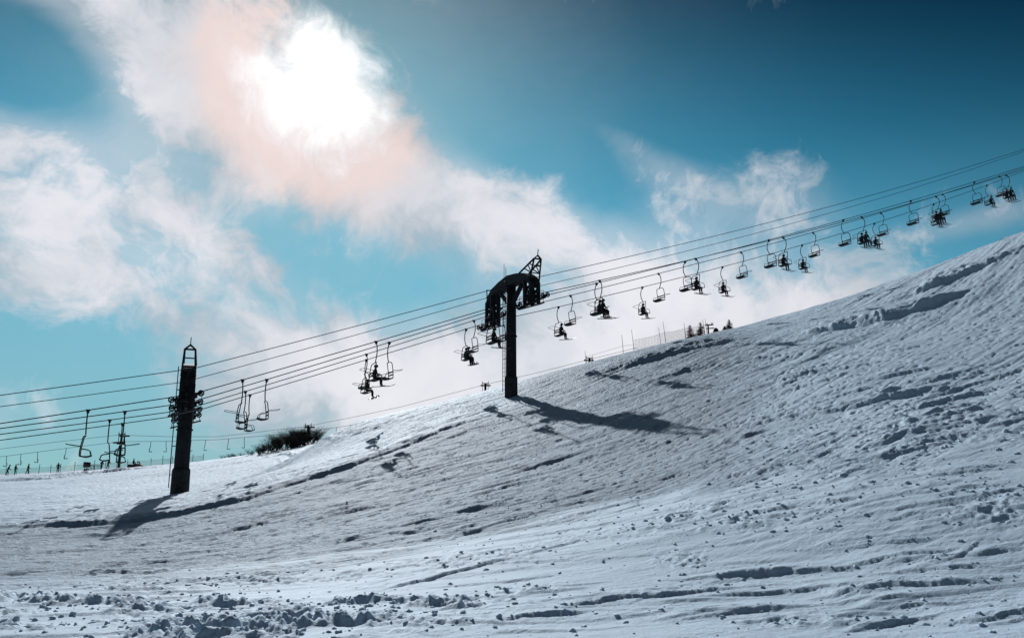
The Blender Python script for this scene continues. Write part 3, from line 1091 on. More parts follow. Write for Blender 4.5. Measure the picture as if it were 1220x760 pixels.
    beam(bm, (-0.21, 4.3, arm_z + 0.55), (0.21, 4.3, arm_z + 0.55), 0.08, 0.08)
    bm_obj('far_bracket', bm, M['steel'], t)
    # antenna rods
    bm = bmesh.new()
    tube(bm, [(-0.35, 0.6, arm_z + 0.5), (-0.35, 0.6, arm_z + 1.9)], 0.022, 5)
    tube(bm, [(-0.38, 0.2, arm_z + 0.5), (-0.38, 0.2, arm_z + 1.5)], 0.022, 5)
    bm_obj('rod', bm, M['galv'], t)
    return t


make_tower(0.0, TH, 'black steel lift tower standing on the crest of the slope, arched crossarm', 0.41)
make_tower(S1, TH - math.radians(4.5), 'black steel lift tower below the crest, beside the banked piste edge', 0.45)


# ------------------------------------------------------------------ lift chair
def make_chair(bow):
    t = empty('lift_chair')
    bm = bmesh.new()
    box(bm, (0, 0, -0.01), (0.22, 0.09, 0.11))
    box(bm, (0, bow * 0.05, -0.1), (0.14, 0.1, 0.16))
    bm_obj('grip', bm, M['galv'], t)
    bm = bmesh.new()
    tube(bm, curve_pts([(0, bow * 0.06, -0.1), (0, bow * 0.22, -0.28), (0, bow * 0.32, -0.60), (0, bow * 0.28, -0.95), (0, bow * 0.10, -1.28), (0, 0, -1.44)], 5), 0.036, 8)
    bm_obj('hanger', bm, M['galv'], t, True)
    bm = bmesh.new()
    fr = [(-0.20, -0.52, -2.58), (-0.19, -0.52, -2.2), (-0.12, -0.52, -1.72), (-0.08, -0.47, -1.52), (0, -0.32, -1.44), (0, 0.32, -1.44),
          (-0.08, 0.47, -1.52), (-0.12, 0.52, -1.72), (-0.19, 0.52, -2.2), (-0.20, 0.52, -2.58)]
    tube(bm, curve_pts(fr, 4), 0.03, 7)
    tube(bm, [(-0.2, -0.52, -2.57), (-0.2, 0.52, -2.57)], 0.026, 6)
    for sy in (-1, 1):
        tube(bm, curve_pts([(-0.20, sy * 0.52, -2.57), (0.1, sy * 0.52, -2.62), (0.36, sy * 0.52, -2.56)], 4), 0.026, 6)
    bm_obj('frame', bm, M['galv'], t, True)
    bm = bmesh.new()
    prof = [(-0.17, -2.53), (0.0, -2.565), (0.18, -2.565), (0.33, -2.53), (0.40, -2.49)]
    rows = []
    for x, z in prof:
        rows.append([bm.verts.new((x, y, z + dz)) for y, dz in ((-0.5, 0), (0.5, 0), (0.5, -0.055), (-0.5, -0.055))])
    for a, b in zip(rows, rows[1:]):
        for k in range(4):
            bm.faces.new((a[k], a[(k + 1) % 4], b[(k + 1) % 4], b[k]))
    bm.faces.new(list(reversed(rows[0])))
    bm.faces.new(rows[-1])
    bmesh.ops.recalc_face_normals(bm, faces=bm.faces)
    bm_obj('seat', bm, M['seat'], t)
    for z in (-2.12, -2.32):
        bm = bmesh.new()
        box(bm, (-0.175, 0, z), (0.035, 1.0, 0.09))
        bm_obj('backrest_slat', bm, M['seat'], t)
    for sy in (-1, 1):
        bm = bmesh.new()
        tube(bm, curve_pts([(-0.18, sy * 0.525, -2.16), (0.08, sy * 0.525, -2.20), (0.28, sy * 0.525, -2.27), (0.36, sy * 0.525, -2.54)], 4), 0.022, 6)
        bm_obj('armrest', bm, M['galv'], t, True)
    bm = bmesh.new()
    tube(bm, curve_pts([(-0.16, -0.55, -2.02), (-0.5, -0.5, -1.98), (-0.86, -0.44, -1.92), (-0.94, -0.3, -1.90), (-0.94, 0.3, -1.90), (-0.86, 0.44, -1.92),
                        (-0.5, 0.5, -1.98), (-0.16, 0.55, -2.02)], 4), 0.017, 6)
    bm_obj('safety_bar', bm, M['galv'], t, True)
    remember(t)
    return t


# ------------------------------------------------------------------ people
def skin_mesh(name, verts, edges, radii, mats, matfun, levels=1):
    me = bpy.data.meshes.new(name + '_cage')
    me.from_pydata([tuple(v) for v in verts], edges, [])
    o = bpy.data.objects.new(name + '_cage', me)
    COL.objects.link(o)
    md = o.modifiers.new('skin', 'SKIN')
    md.use_smooth_shade = True
    for i, r in enumerate(radii):
        sv = me.skin_vertices[0].data[i]
        sv.radius = (r, r) if not hasattr(r, '__len__') else r
        sv.use_root = (i == 0)
    sb = o.modifiers.new('sub', 'SUBSURF')
    sb.levels = levels
    sb.render_levels = levels
    dg = bpy.context.evaluated_depsgraph_get()
    res = bpy.data.meshes.new_from_object(o.evaluated_get(dg))
    res.name = name
    bpy.data.objects.remove(o)
    bpy.data.meshes.remove(me)
    res.materials.clear()
    for m in mats:
        res.materials.append(m)
    for p in res.polygons:
        p.use_smooth = True
        p.material_index = matfun(p.center)
    return res


def seated_body(jacket, trousers):
    # pelvis root at origin (hips), facing +x
    V = [(0, 0, 0.02), (0.0, 0, 0.18), (0.04, 0, 0.36), (0.07, 0, 0.52), (0.09, 0, 0.62), (0.11, 0, 0.72), (0.13, 0, 0.82)]
    R = [0.16, 0.155, 0.165, 0.14, 0.06, 0.095, 0.085]
    E = [(0, 1), (1, 2), (2, 3), (3, 4), (4, 5), (5, 6)]
    for s in (-1, 1):
        b = len(V)
        V += [(0.05, s * 0.10, 0.0), (0.25, s * 0.115, 0.02), (0.46, s * 0.12, 0.02), (0.50, s * 0.12, -0.18), (0.50, s * 0.12, -0.40), (0.60, s * 0.125, -0.44)]
        R += [0.105, 0.095, 0.075, 0.075, 0.055, 0.045]
        E += [(0, b), (b, b + 1), (b + 1, b + 2), (b + 2, b + 3), (b + 3, b + 4), (b + 4, b + 5)]
        b = len(V)
        V += [(0.07, s * 0.19, 0.50), (0.09, s * 0.25, 0.34), (0.14, s * 0.25, 0.22), (0.27, s * 0.19, 0.19), (0.37, s * 0.14, 0.20), (0.43, s * 0.12, 0.18)]
        R += [0.075, 0.062, 0.055, 0.05, 0.045, 0.04]
        E += [(3, b), (b, b + 1), (b + 1, b + 2), (b + 2, b + 3), (b + 3, b + 4), (b + 4, b + 5)]

    def mf(c):
        if c.z > 0.64:
            return 2
        if c.z < 0.1 or (c.x > 0.16 and c.z < 0.12):
            return 1
        if c.x > 0.36 and c.z < 0.3:
            return 3
        return 0
    return skin_mesh('body', V, E, R, [jacket, trousers, M['skin'], M['boot']], mf)


def helmet_mesh():
    bm = bmesh.new()
    bmesh.ops.create_uvsphere(bm, u_segments=14, v_segments=9, radius=0.135)
    bmesh.ops.scale(bm, vec=(1.12, 0.92, 1.0), verts=bm.verts)
    bmesh.ops.delete(bm, geom=[v for v in bm.verts if v.co.z < -0.05 and v.co.x > -0.02], context='VERTS')
    me = bpy.data.meshes.new('helmet')
    bm.to_mesh(me)
    bm.free()
    me.materials.append(M['helmet'])
    smooth_mesh(me)
    return me


def goggle_mesh():
    bm = bmesh.new()
    pts = [(0.105 * math.cos(a) + 0.01, 0.105 * math.sin(a), 0) for a in np.linspace(-1.1, 1.1, 9)]
    for a, b in zip(pts, pts[1:]):
        beam(bm, a, b, 0.03, 0.075)
    me = bpy.data.meshes.new('goggles')
    bm.to_mesh(me)
    bm.free()
    me.materials.append(M['goggle'])
    return me


def ski_mesh():
    bm = bmesh.new()
    prof = [(-0.72, 0.03, 0.035), (-0.66, 0.0, 0.045), (-0.3, 0.0, 0.04), (0.1, 0.006, 0.036), (0.5, 0.0, 0.045), (0.72, 0.03, 0.048), (0.84, 0.09, 0.03), (0.89, 0.13, 0.01)]
    rows = [[bm.verts.new((x, s * w, z + dz)) for s, dz in ((-1, 0), (1, 0), (1, 0.02), (-1, 0.02))] for x, z, w in prof]
    for a, b in zip(rows, rows[1:]):
        for k in range(4):
            bm.faces.new((a[k], a[(k + 1) % 4], b[(k + 1) % 4], b[k]))
    bm.faces.new(list(reversed(rows[0])))
    bm.faces.new(rows[-1])
    box(bm, (0.0, 0, 0.045), (0.30, 0.06, 0.05))
    bmesh.ops.recalc_face_normals(bm, faces=bm.faces)
    me = bpy.data.meshes.new('ski')
    bm.to_mesh(me)
    bm.free()
    me.materials.append(M['ski'])
    return me


def board_mesh():
    bm = bmesh.new()
    rows = []
    for x in np.linspace(-0.76, 0.76, 15):
        e = max(0.0, abs(x) - 0.58) / 0.18
        w = (0.12 + 0.02 * (abs(x) / 0.6) ** 2) * math.sqrt(max(0.02, 1 - e * e))
        z = 0.07 * e * e
        rows.append([bm.verts.new((x, s * w, z + dz)) for s, dz in ((-1, 0), (1, 0), (1, 0.025), (-1, 0.025))])
    for a, b in zip(rows, rows[1:]):
        for k in range(4):
            bm.faces.new((a[k], a[(k + 1) % 4], b[(k + 1) % 4], b[k]))
    bm.faces.new(list(reversed(rows[0])))
    bm.faces.new(rows[-1])
    for x in (-0.25, 0.25):
        box(bm, (x, 0, 0.06), (0.12, 0.24, 0.07))
        box(bm, (x, -0.1, 0.14), (0.1, 0.04, 0.16))
    bmesh.ops.recalc_face_normals(bm, faces=bm.faces)
    me = bpy.data.meshes.new('snowboard')
    bm.to_mesh(me)
    bm.free()
    me.materials.append(M['ski'])
    return me


def pole_mesh():
    bm = bmesh.new()
    tube(bm, [(-0.45, 0, 0.10), (0.62, 0, -0.04)], 0.013, 5)
    tube(bm, [(-0.45, 0, 0.10), (-0.33, 0, 0.085)], 0.022, 6)
    tube(bm, ring_pts((0.54, 0, -0.03), 0.04, 'z', 8), 0.008, 4, True)
    me = bpy.data.meshes.new('ski_pole')
    bm.to_mesh(me)
    bm.free()
    me.materials.append(M['galv'])
    return me


HEL, GOG, SKI, BRD, POL = helmet_mesh(), goggle_mesh(), ski_mesh(), board_mesh(), pole_mesh()
CL = ['navy', 'charcoal', 'maroon', 'olive', 'slate']
BODY = {c: seated_body(M['cloth_' + c], M['cloth_' + CL[(i + 1) % 5]]) for i, c in enumerate(CL)}


def seated_person(kind, cloth, tilt, label, group):
    t = empty('person')
    tag(t, label, 'person', group)
    link(bpy.data.objects.new('body', BODY[cloth]), t)
    h = link(bpy.data.objects.new('helmet', HEL), t)
    h.location = (0.12, 0, 0.79)
    g = link(bpy.data.objects.new('goggles', GOG), t)
    g.location = (0.115, 0, 0.765)
    if kind == 'S':
        for sy in (-1, 1):
            s = link(bpy.data.objects.new('ski', SKI), t)
            s.location = (0.60, sy * 0.125, -0.535)
            s.rotation_euler = (0, tilt, sy * 0.05)
        p = link(bpy.data.objects.new('ski_pole', POL), t)
        p.location = (0.42, 0.13, 0.23)
        p.rotation_euler = (0, 0.25, 0.5)
    else:
        s = link(bpy.data.objects.new('snowboard', BRD), t)
        s.location = (0.62, -0.05, -0.56)
        s.rotation_euler = (0.15, tilt, 0.75)
    return t


# chairs: rope, column in the photograph, riders
CHAIRS = [
    ('A', 105, 489, ''), ('B', 149, 489, ''), ('C', 131, 499, ''), ('D', 146, 503, ''),
    ('A', 289, 452, ''), ('B', 318, 451, ''), ('C', 292.5, 465, ''), ('D', 298, 470, ''),
    ('A', 448, 407, 'S'), ('B', 464, 407, ''), ('C', 436.6, 422, ''), ('D', 436.6, 428, 'B'),
    ('A', 586, 366, 'S'), ('B', 597, 366, ''), ('C', 564.5, 381, ''), ('D', 555.5, 389, 'BB'),
    ('D', 665.6, 364, 'S'), ('C', 679.7, 352, ''), ('B', 711, 338, ''), ('A', 714.4, 334.5, 'SS'),
    ('D', 765.5, 342.5, 'S'), ('C', 784.6, 326.4, ''), ('B', 816.5, 313, ''), ('A', 829, 311.6, 'S'),
    ('D', 861, 319.5, 'S'), ('C', 882.8, 301.8, ''), ('B', 916.4, 287.3, ''), ('A', 933.3, 287.3, 'S'),
    ('D', 956, 294, 'S'), ('C', 968.5, 277.8, ''), ('B', 1005, 263.4, ''), ('A', 1026.7, 262.5, 'SS'),
    ('D', 1042, 267, 'S'), ('C', 1049.3, 254.3, ''), ('B', 1085.4, 239, ''), ('A', 1115, 236, 'SS'),
    ('C', 1122.7, 231.6, ''), ('D', 1112.5, 243, 'S'), ('B', 1161, 216, ''), ('D', 1175.7, 218, 'S'),
    ('C', 1190, 209, ''), ('A', 1198.5, 208, 'SS'),
]
PROTO = {}
pc = 0
ORD = ['first', 'second', 'third', 'fourth', 'fifth', 'sixth', 'seventh', 'eighth', 'ninth']
_cs = [(c[0], s_of_px(c[1], c[2], ROPES[c[0]][0])) for c in CHAIRS]


def chair_order(rn, s):
    same = sorted(x for r, x in _cs if r == rn)
    if s > 0:
        return ORD[[x for x in same if x > 0].index(s)] + ' uphill of the crest tower'
    if s > S1:
        return ORD[[x for x in same if S1 < x <= 0].index(s)] + ' uphill of the lower tower'
    return 'just downhill of the lower tower'


for rn, px, py, riders in CHAIRS:
    q = ROPES[rn][0]
    s = s_of_px(px, py, q)
    up = rn in 'AD'
    rz = TH if up else TH + math.pi
    # bow: local +y is to the left of the facing direction
    bow = {'A': -1, 'B': -1, 'C': 1, 'D': 1}[rn]
    if bow not in PROTO:
        c = make_chair(bow)
        PROTO[bow] = c
    else:
        c = copy_tree(PROTO[bow])
    lp = line_pt(rn, s)
    c.location = lp
    sway = random.uniform(-0.02, 0.02)
    c.rotation_euler = (0, sway, rz + random.uniform(-0.03, 0.03))
    span = chair_order(rn, s)
    face = 'uphill-facing' if up else 'downhill-facing'
    load = 'empty' if not riders else {'S': 'with one skier', 'B': 'with one snowboarder', 'SS': 'with two skiers', 'BB': 'with two snowboarders'}[riders]
    if riders:
        lab = 'lift chair %s, %s, on %s rope' % (load, span, SIDE[rn])
    else:
        lab = 'empty %s lift chair, %s, on %s rope' % (face, span, SIDE[rn])
    tag(c, lab, 'lift chair', 'lift chairs on the paired chairlifts')
    mat = Matrix.Translation(lp) @ c.rotation_euler.to_matrix().to_4x4()
    ys = [0.0] if len(riders) == 1 else [-0.25, 0.25]
    if len(riders) == 1:
        ys = [random.choice((-0.2, 0.2))]
    for k, r in enumerate(riders):
        cl = CL[pc % 5]
        pc += 1
        kind = 'skier' if r == 'S' else 'snowboarder'
        oth = '' if len(riders) == 1 else (', left seat' if ys[k] > 0 else ', right seat')
        lb = '%s in %s jacket on %s chair %s%s' % (kind, cl, SIDE[rn], span, oth)
        p = seated_person(r, cl, random.uniform(-0.12, 0.10) if r == 'S' else random.uniform(-0.3, -0.1), lb, 'people riding the chairlift')
        p.location = mat @ Vector((0.02, ys[k], -2.42))
        p.rotation_euler = c.rotation_euler

# ------------------------------------------------------------------ far chairlift behind the crest
FAR_D = 205.0


def far_pt(px, py, d=FAR_D):
    return Vector(P(px, py, d))


UP = [(-60, 541), (0, 534.6), (70, 526), (141, 518), (200, 520), (260, 520), (363, 508), (420, 497), (480, 484), (578, 458), (640, 444), (703, 428), (760, 414)]
LO = [(-60, 550), (0, 544), (70, 535), (141, 526), (200, 525.5), (260, 523.5), (363, 515), (420, 506), (490, 488), (578, 466), (640, 450), (703, 434), (760, 420)]
for lst, lab, off in ((UP, 'thin haul rope of the far chairlift, its chairless line', 3.0), (LO, 'thin haul rope of the far chairlift, carrying its small chairs', 0.0)):
    bm = bmesh.new()
    tube(bm, [far_pt(a, b, FAR_D + off) for a, b in lst], 0.05, 5)
    o = bm_obj('haul_rope', bm, M['rope'], None, True)
    tag(o, lab, 'rope', 'ropes of the far chairlift')


def lo_y(px):
    return np.interp(px, [a for a, b in LO], [b for a, b in LO])


def up_y(px):
    return np.interp(px, [a for a, b in UP], [b for a, b in UP])


def far_tower(px, label):
    top = far_pt(px, up_y(px), FAR_D + 3.0)
    low = far_pt(px, lo_y(px), FAR_D)
    x, y = low.x, (top.y + low.y) / 2
    zb = gz(x, y) - 0.3
    t = empty('far_lift_tower', (x, y, zb))
    tag(t, label, 'lift tower', 'towers of the far chairlift')
    zt = top.z - zb
    zl = low.z - zb
    bm = bmesh.new()
    bmesh.ops.create_cone(bm, cap_ends=True, segments=12, radius1=0.36, radius2=0.28, depth=zt, matrix=Matrix.Translation((0, 0, zt / 2)))
    bm_obj('pole', bm, M['steel'], t, True)
    bm = bmesh.new()
    for yy, zz in ((-1.5, zl), (1.5, zt)):
        beam(bm, (-1.3, yy, zz - 0.28), (1.3, yy, zz - 0.28), 0.3, 0.34)
        for xx in (-1.1, -0.4, 0.4, 1.1):
            tube(bm, ring_pts((xx, yy, zz - 0.24), 0.16, 'y', 8), 0.06, 4, True)
    bm_obj('sheave_train', bm, M['steel'], t)
    bm = bmesh.new()
    beam(bm, (0, -1.8, zl - 0.45), (0, 1.8, zl - 0.45), 0.5, 0.4)
    beam(bm, (0, 1.5, zl - 0.45), (0, 1.5, zt - 0.1), 0.3, 0.3, (0, 1, 0))
    beam(bm, (-0.9, 0, zt + 0.1), (0.9, 0, zt + 0.1), 0.2, 0.2)
    bm_obj('crossarm', bm, M['steel'], t)
    bm = bmesh.new()
    for xx in (-0.7, 0.7):
        beam(bm, (xx, 0, zl - 0.4), (xx * 1.1, 0, zt + 0.7), 0.12, 0.12, (0, 1, 0))
    bm_obj('lifting_frame', bm, M['steel'], t)


far_tower(141, 'small far lift tower standing on the snow plateau beside the net fence')
far_tower(365, 'top of a far lift tower poking out of the dark thicket')
far_tower(578, 'top of a far lift tower just downhill of the crest tower')
far_tower(703, 'top of a far lift tower low on the crest beside cane poles')


def far_chair_mesh():
    bm = bmesh.new()
    tube(bm, curve_pts([(0, 0, 0), (-0.05, 0.2, -0.6), (-0.05, 0.1, -1.3), (-0.15, 0, -1.7)], 3), 0.07, 5)
    fr = [(-0.22, -0.5, -2.6), (-0.2, -0.5, -1.9), (-0.15, -0.4, -1.7), (-0.15, 0.4, -1.7), (-0.2, 0.5, -1.9), (-0.22, 0.5, -2.6)]
    tube(bm, fr, 0.06, 5)
    box(bm, (0.1, 0, -2.62), (0.62, 1.05, 0.12), Matrix.Rotation(-0.12, 3, 'Y'))
    box(bm, (0.38, 0, -2.48), (0.08, 1.05, 0.2))
    me = bpy.data.meshes.new('far_lift_chair')
    bm.to_mesh(me)
    bm.free()
    me.materials.append(M['galv'])
    return me


FCH = far_chair_mesh()
FARN = {}
for px, f in ((8, -1), (25, -1), (45, -1), (79, 1), (180, 1), (198, -1), (228, 1), (245, 1), (272.5, 1), (291, -1), (378, 1), (401, 1), (418, 1), (514, 1), (531, 1), (548, 1), (565, 1), (631, 1), (644, 1), (661, 1)):
    o = bpy.data.objects.new('far_lift_chair', FCH)
    COL.objects.link(o)
    o.location = far_pt(px, lo_y(px))
    o.rotation_euler = (0, 0, 0.35 if f > 0 else math.pi + 0.35)
    if px < 135:
        w = 'downhill of its plateau tower'
    elif px < 360:
        w = 'between the plateau tower and the thicket'
    elif px < 575:
        w = 'clearing the crest past the thicket'
    else:
        w = 'uphill of the black crest tower'
    FARN[w] = FARN.get(w, 0) + 1
    w = w + ', %s going uphill' % (ORD + ['tenth'])[FARN[w] - 1]
    tag(o, 'tiny far chairlift chair ' + w, 'lift chair', 'chairs of the far chairlift')


# ------------------------------------------------------------------ thicket, trees
def grow(bm_s, bm_t, p, d, L, r, lvl, maxl, rnd):
    steps = 3
    pts = [p.copy()]
    rad = [r]
    for i in range(steps):
        d = (d + Vector((rnd.uniform(-1, 1), rnd.uniform(-1, 1), rnd.uniform(-0.4, 0.8))) * 0.22).normalized()
        p = p + d * (L / steps)
        pts.append(p.copy())
        rad.append(r * (1 - 0.5 * (i + 1) / steps))
    tube(bm_s if lvl < 2 else bm_t, pts, rad, 5 if lvl < 1 else 3)
    if lvl >= maxl:
        return
    n = rnd.randint(4, 6)
    for k in range(n):
        i = rnd.randint(1, steps)
        nd = (d + Vector((rnd.uniform(-1, 1), rnd.uniform(-1, 1), rnd.uniform(-0.3, 0.9))) * 0.85).normalized()
        grow(bm_s, bm_t, pts[i], nd, L * rnd.uniform(0.5, 0.75), rad[i] * 0.62, lvl + 1, maxl, rnd)


def make_bush(seed, h):
    rnd = random.Random(seed)
    t = empty('bare_bush')
    a, b = bmesh.new(), bmesh.new()
    for k in range(7):
        an = rnd.uniform(0, 6.28)
        grow(a, b, Vector((math.cos(an) * 0.4, math.sin(an) * 0.4, -0.2)), Vector((math.cos(an) * 0.6, math.sin(an) * 0.6, 1)).normalized(),
             h * rnd.uniform(0.36, 0.5), 0.075, 0, 4, rnd)
    bm_obj('trunk', a, M['bark'], t)
    bm_obj('crown', b, M['bark'], t)
    remember(t)
    return t


bushes = [make_bush(i, 4.6) for i in (1, 2, 3)]
used = [False] * 3
THICK = [(298, 541, 5, 1.2), (306, 540, 0, 1.6), (316, 537, 3, 2.2), (325, 535, 1, 2.6), (334, 533, 5, 3.0), (343, 530, 0, 3.0), (352, 527, 4, 3.2), (361, 524, 2, 3.6),
         (368, 522, 0, 3.3), (374, 521, 6, 2.2), (330, 535, 9, 2.2), (346, 530, 9, 2.6), (310, 539, 8, 1.7), (358, 525, 9, 3.0), (347, 529, 3, 3.1), (338, 532, 7, 2.9), (320, 536, 6, 2.3), (365, 523, 5, 3.4), (354, 527, 7, 3.2)]
for i, (px, py, dd, hh) in enumerate(THICK):
    k = i % 3
    o = bushes[k] if not used[k] else copy_tree(bushes[k])
    used[k] = True
    dep = 112 + dd
    X, Y, _ = P(px, py, dep)
    zz = gz(X, Y)
    o.location = (X, Y, zz - 0.1)
    sc = hh / 4.6 * 0.95
    # crowns stand a little wider than tall
    o.scale = (sc * 1.45, sc * 1.45, sc)
    o.rotation_euler = (0, 0, i * 1.3)
    if i == 0:
        lb = 'lowest leafless bush, at the downhill end of the thicket'
    elif px > 359:
        lb = 'tall leafless bush crowding round the far lift tower in the thicket'
    elif px < 322:
        lb = 'knee-high leafless bush in the low downhill half of the thicket'
    else:
        lb = 'leafless dark bush in the middle of the thicket behind the snow bank'
    tag(o, lb, 'bush', 'bare bushes of the thicket')
for i, (px, py, hh) in enumerate(((266, 549, 1.2), (272, 549, 1.5), (278, 548, 1.5), (288, 547, 1.2))):
    o = copy_tree(bushes[i % 3])
    X, Y, _ = P(px, py, 150)
    o.location = (X, Y, gz(X, Y) - 0.1)
    sc = hh / 4.6
    o.scale = (sc * 1.2, sc * 1.2, sc)
    o.rotation_euler = (0, 0, i * 0.9)
    tag(o, 'low leafless shrub on the plateau downhill of the thicket', 'bush', 'low shrubs on the plateau')


def make_conifer(seed, h):
    rnd = random.Random(seed)
    t = empty('conifer')
    bm = bmesh.new()
    tube(bm, [(0, 0, -0.3), (0, 0, h * 0.6), (0, 0, h)], [0.09, 0.05, 0.012], 6)
    bm_obj('trunk', bm, M['bark'], t)
    bm = bmesh.new()
    z = 0.12 * h
    while z < h * 0.97:
        rr = (1 - z / h) * h * 0.48 + 0.08
        for k in range(15):
            a = rnd.uniform(0, 6.28)
            L = rr * rnd.uniform(0.65, 1.1)
            tip = Vector((math.cos(a) * L, math.sin(a) * L, z - 0.1 * L + rnd.uniform(-.05, .08)))
            root = Vector((0, 0, z + 0.04))
            side = Vector((-math.sin(a), math.cos(a), 0))
            for j in range(5):
                f = (j + 0.6) / 5
                c = root.lerp(tip, f)
                wv = 0.5 * L * (1.1 - f)
                for sgn in (-1, 1):
                    v = [bm.verts.new(c), bm.verts.new(c + side * sgn * wv + (tip - root) * 0.18 + Vector((0, 0, rnd.uniform(-.05, .03)))), bm.verts.new(c + (tip - root) * 0.2)]
                    bm.faces.new(v)
        z += 0.085 * h * rnd.uniform(0.8, 1.2)
    bm_obj('crown', bm, M['needle'], t)
    remember(t)
    return t


for i, (px, hh) in enumerate(((826, 1.5), (839, 1.75), (868, 0.8), (874, 1.4))):
    c = make_conifer(20 + i, hh)
    p = crest_at(px, 60, 90)
    dd = p[1] + 4
    X, Y = p[0] * dd / p[1], dd
    c.location = (X, Y, gz(X, Y) - 0.05)
    lab = ['bushy young conifer on the crest beside cane pole', 'pointed young conifer with split top on the crest',
           'tiniest conifer seedling on the crest', 'rounded young conifer furthest up the crest'][i]
    tag(c, lab, 'tree', 'young conifers on the crest')

# hut-like lift terminal frame on the crest
p = crest_at(854, 60, 90)
X, Y = p[0] * (p[1] + 5) / p[1], p[1] + 5
t = empty('lift_terminal', (X, Y, gz(X, Y)))
t.scale = (0.72, 0.72, 0.72)
tag(t, 'small dark machine with raised arms on the crest between conifers', 'machine')
bm = bmesh.new()
bmesh.ops.create_cone(bm, cap_ends=True, segments=9, radius1=0.62, radius2=0.36, depth=0.75, matrix=Matrix.Translation((0.45, 0, 0.35)))
bmesh.ops.create_cone(bm, cap_ends=True, segments=9, radius1=0.38, radius2=0.1, depth=0.25, matrix=Matrix.Translation((0.45, 0, 0.85)))
bm_obj('housing', bm, M['steel'], t)
bm = bmesh.new()
beam(bm, (-0.75, 0, -0.2), (-0.75, 0, 1.5), 0.2, 0.2, (0, 1, 0))
bm_obj('post', bm, M['steel'], t)
bm = bmesh.new()
beam(bm, (-1.2, 0, 1.38), (0.1, 0, 1.5), 0.16, 0.18)
beam(bm, (-1.1, 0, 0.85), (0.2, 0, 0.95), 0.12, 0.14)
tube(bm, ring_pts((-0.95, 0, 1.5), 0.16, 'y', 10), 0.05, 5, True)
tube(bm, ring_pts((-0.1, 0, 1.62), 0.13, 'y', 10), 0.05, 5, True)
bm_obj('arm', bm, M['steel'], t)

# ------------------------------------------------------------------ cane poles and net on the crest
POLES = [(699, 418, 430), (744.5, 403, 426), (757.5, 396, 423), (790, 395, 416), (796.5, 387, 414), (820.5, 385, 405), (844, 380, 399), (847, 379, 398)]
pole_top = []
for i, (px, y0, y1) in enumerate(POLES):
    p = crest_at(px, 58, 90)
    dd = p[1] + 0.6
    X, Y = p[0] * dd / p[1], dd
    zb = gz(X, Y)
    L = max(1.2, (y1 - y0) / F * dd * 0.98)
    lean = random.uniform(-0.12, -0.05)
    bm = bmesh.new()
    tube(bm, [(0, 0, -0.3), (lean * 0.5 * L, 0, L * 0.5), (lean * L, 0, L)], [0.026, 0.022, 0.016], 6)
    o = bm_obj('cane_pole', bm, M['bamboo'], None, True)
    o.location = (X, Y, zb)
    pole_top.append((Vector((X, Y, zb)), lean, L))
    tag(o, 'thin leaning cane pole on the crest, ' + ['just beside the far lift tower top', 'the lower of two carrying the boundary cord', 'holding the downhill end of the red net', 'short one inside the red net run', 'tall one at the middle of the red net', 'next to the bushiest conifer', 'one of a close pair between conifers', 'one of a close pair between conifers'][i], 'pole', 'cane poles on the crest')


def net_between(bm, a, b, z0, z1, nx, nz, sag=0.08, r=0.008):
    for k in range(nz + 1):
        z = z0 + (z1 - z0) * k / nz
        pts = []
        for j in range(7):
            f = j / 6
            p = a.lerp(b, f)
            pts.append(p + Vector((0, 0, z - sag * 4 * f * (1 - f))))
        tube(bm, pts, r * (1.6 if k in (0, nz) else 1), 3)
    for j in range(nx + 1):
        f = j / nx
        p = a.lerp(b, f) + Vector((0, 0, -sag * 4 * f * (1 - f)))
        tube(bm, [p + Vector((0, 0, z0)), p + Vector((0, 0, z1))], r, 3)


bm = bmesh.new()
for a, b in ((2, 4), (4, 5), (5, 6)):
    net_between(bm, pole_top[a][0], pole_top[b][0], 0.15, 1.05, 22, 7)
o = bm_obj('safety_net', bm, M['net'])
tag(o, 'faded red safety net slung between cane poles on the crest', 'net')
bm = bmesh.new()
tube(bm, [pole_top[0][0] + Vector((0, 0, 0.6)), pole_top[1][0] + Vector((0, 0, 0.7)), pole_top[2][0] + Vector((0, 0, 0.6))], 0.012, 4)
o = bm_obj('boundary_cord', bm, M['net'])
tag(o, 'thin boundary cord joining the lower cane poles on the crest', 'cord')

# ------------------------------------------------------------------ plateau: fence, people, machines
FEN_D = 142.0
t = empty('net_fence', (P(0, 565, FEN_D)[0], FEN_D, gz(P(0, 565, FEN_D)[0], FEN_D)))
tag(t, 'long low net fence with thin posts along the plateau edge', 'fence')
fp = []
for px in np.arange(-30, 246, 13.0):
    X = P(px + random.uniform(-2, 2), 560, FEN_D)[0]
    fp.append(Vector((X, FEN_D, gz(X, FEN_D))))
org = Vector(t.location)
for i, p in enumerate(fp):
    bm = bmesh.new()
    tube(bm, [(0, 0, -0.2), (random.uniform(-.06, .06), 0, random.uniform(1.3, 1.8))], 0.05, 5)
    o = bm_obj('post', bm, M['greynet'], t)
    o.location = p - org
bm = bmesh.new()
for a, b in zip(fp, fp[1:]):
    net_between(bm, a - org, b - org, 0.25, 1.1, 10, 4, 0.05, 0.014)
bm_obj('net', bm, M['net'], t)


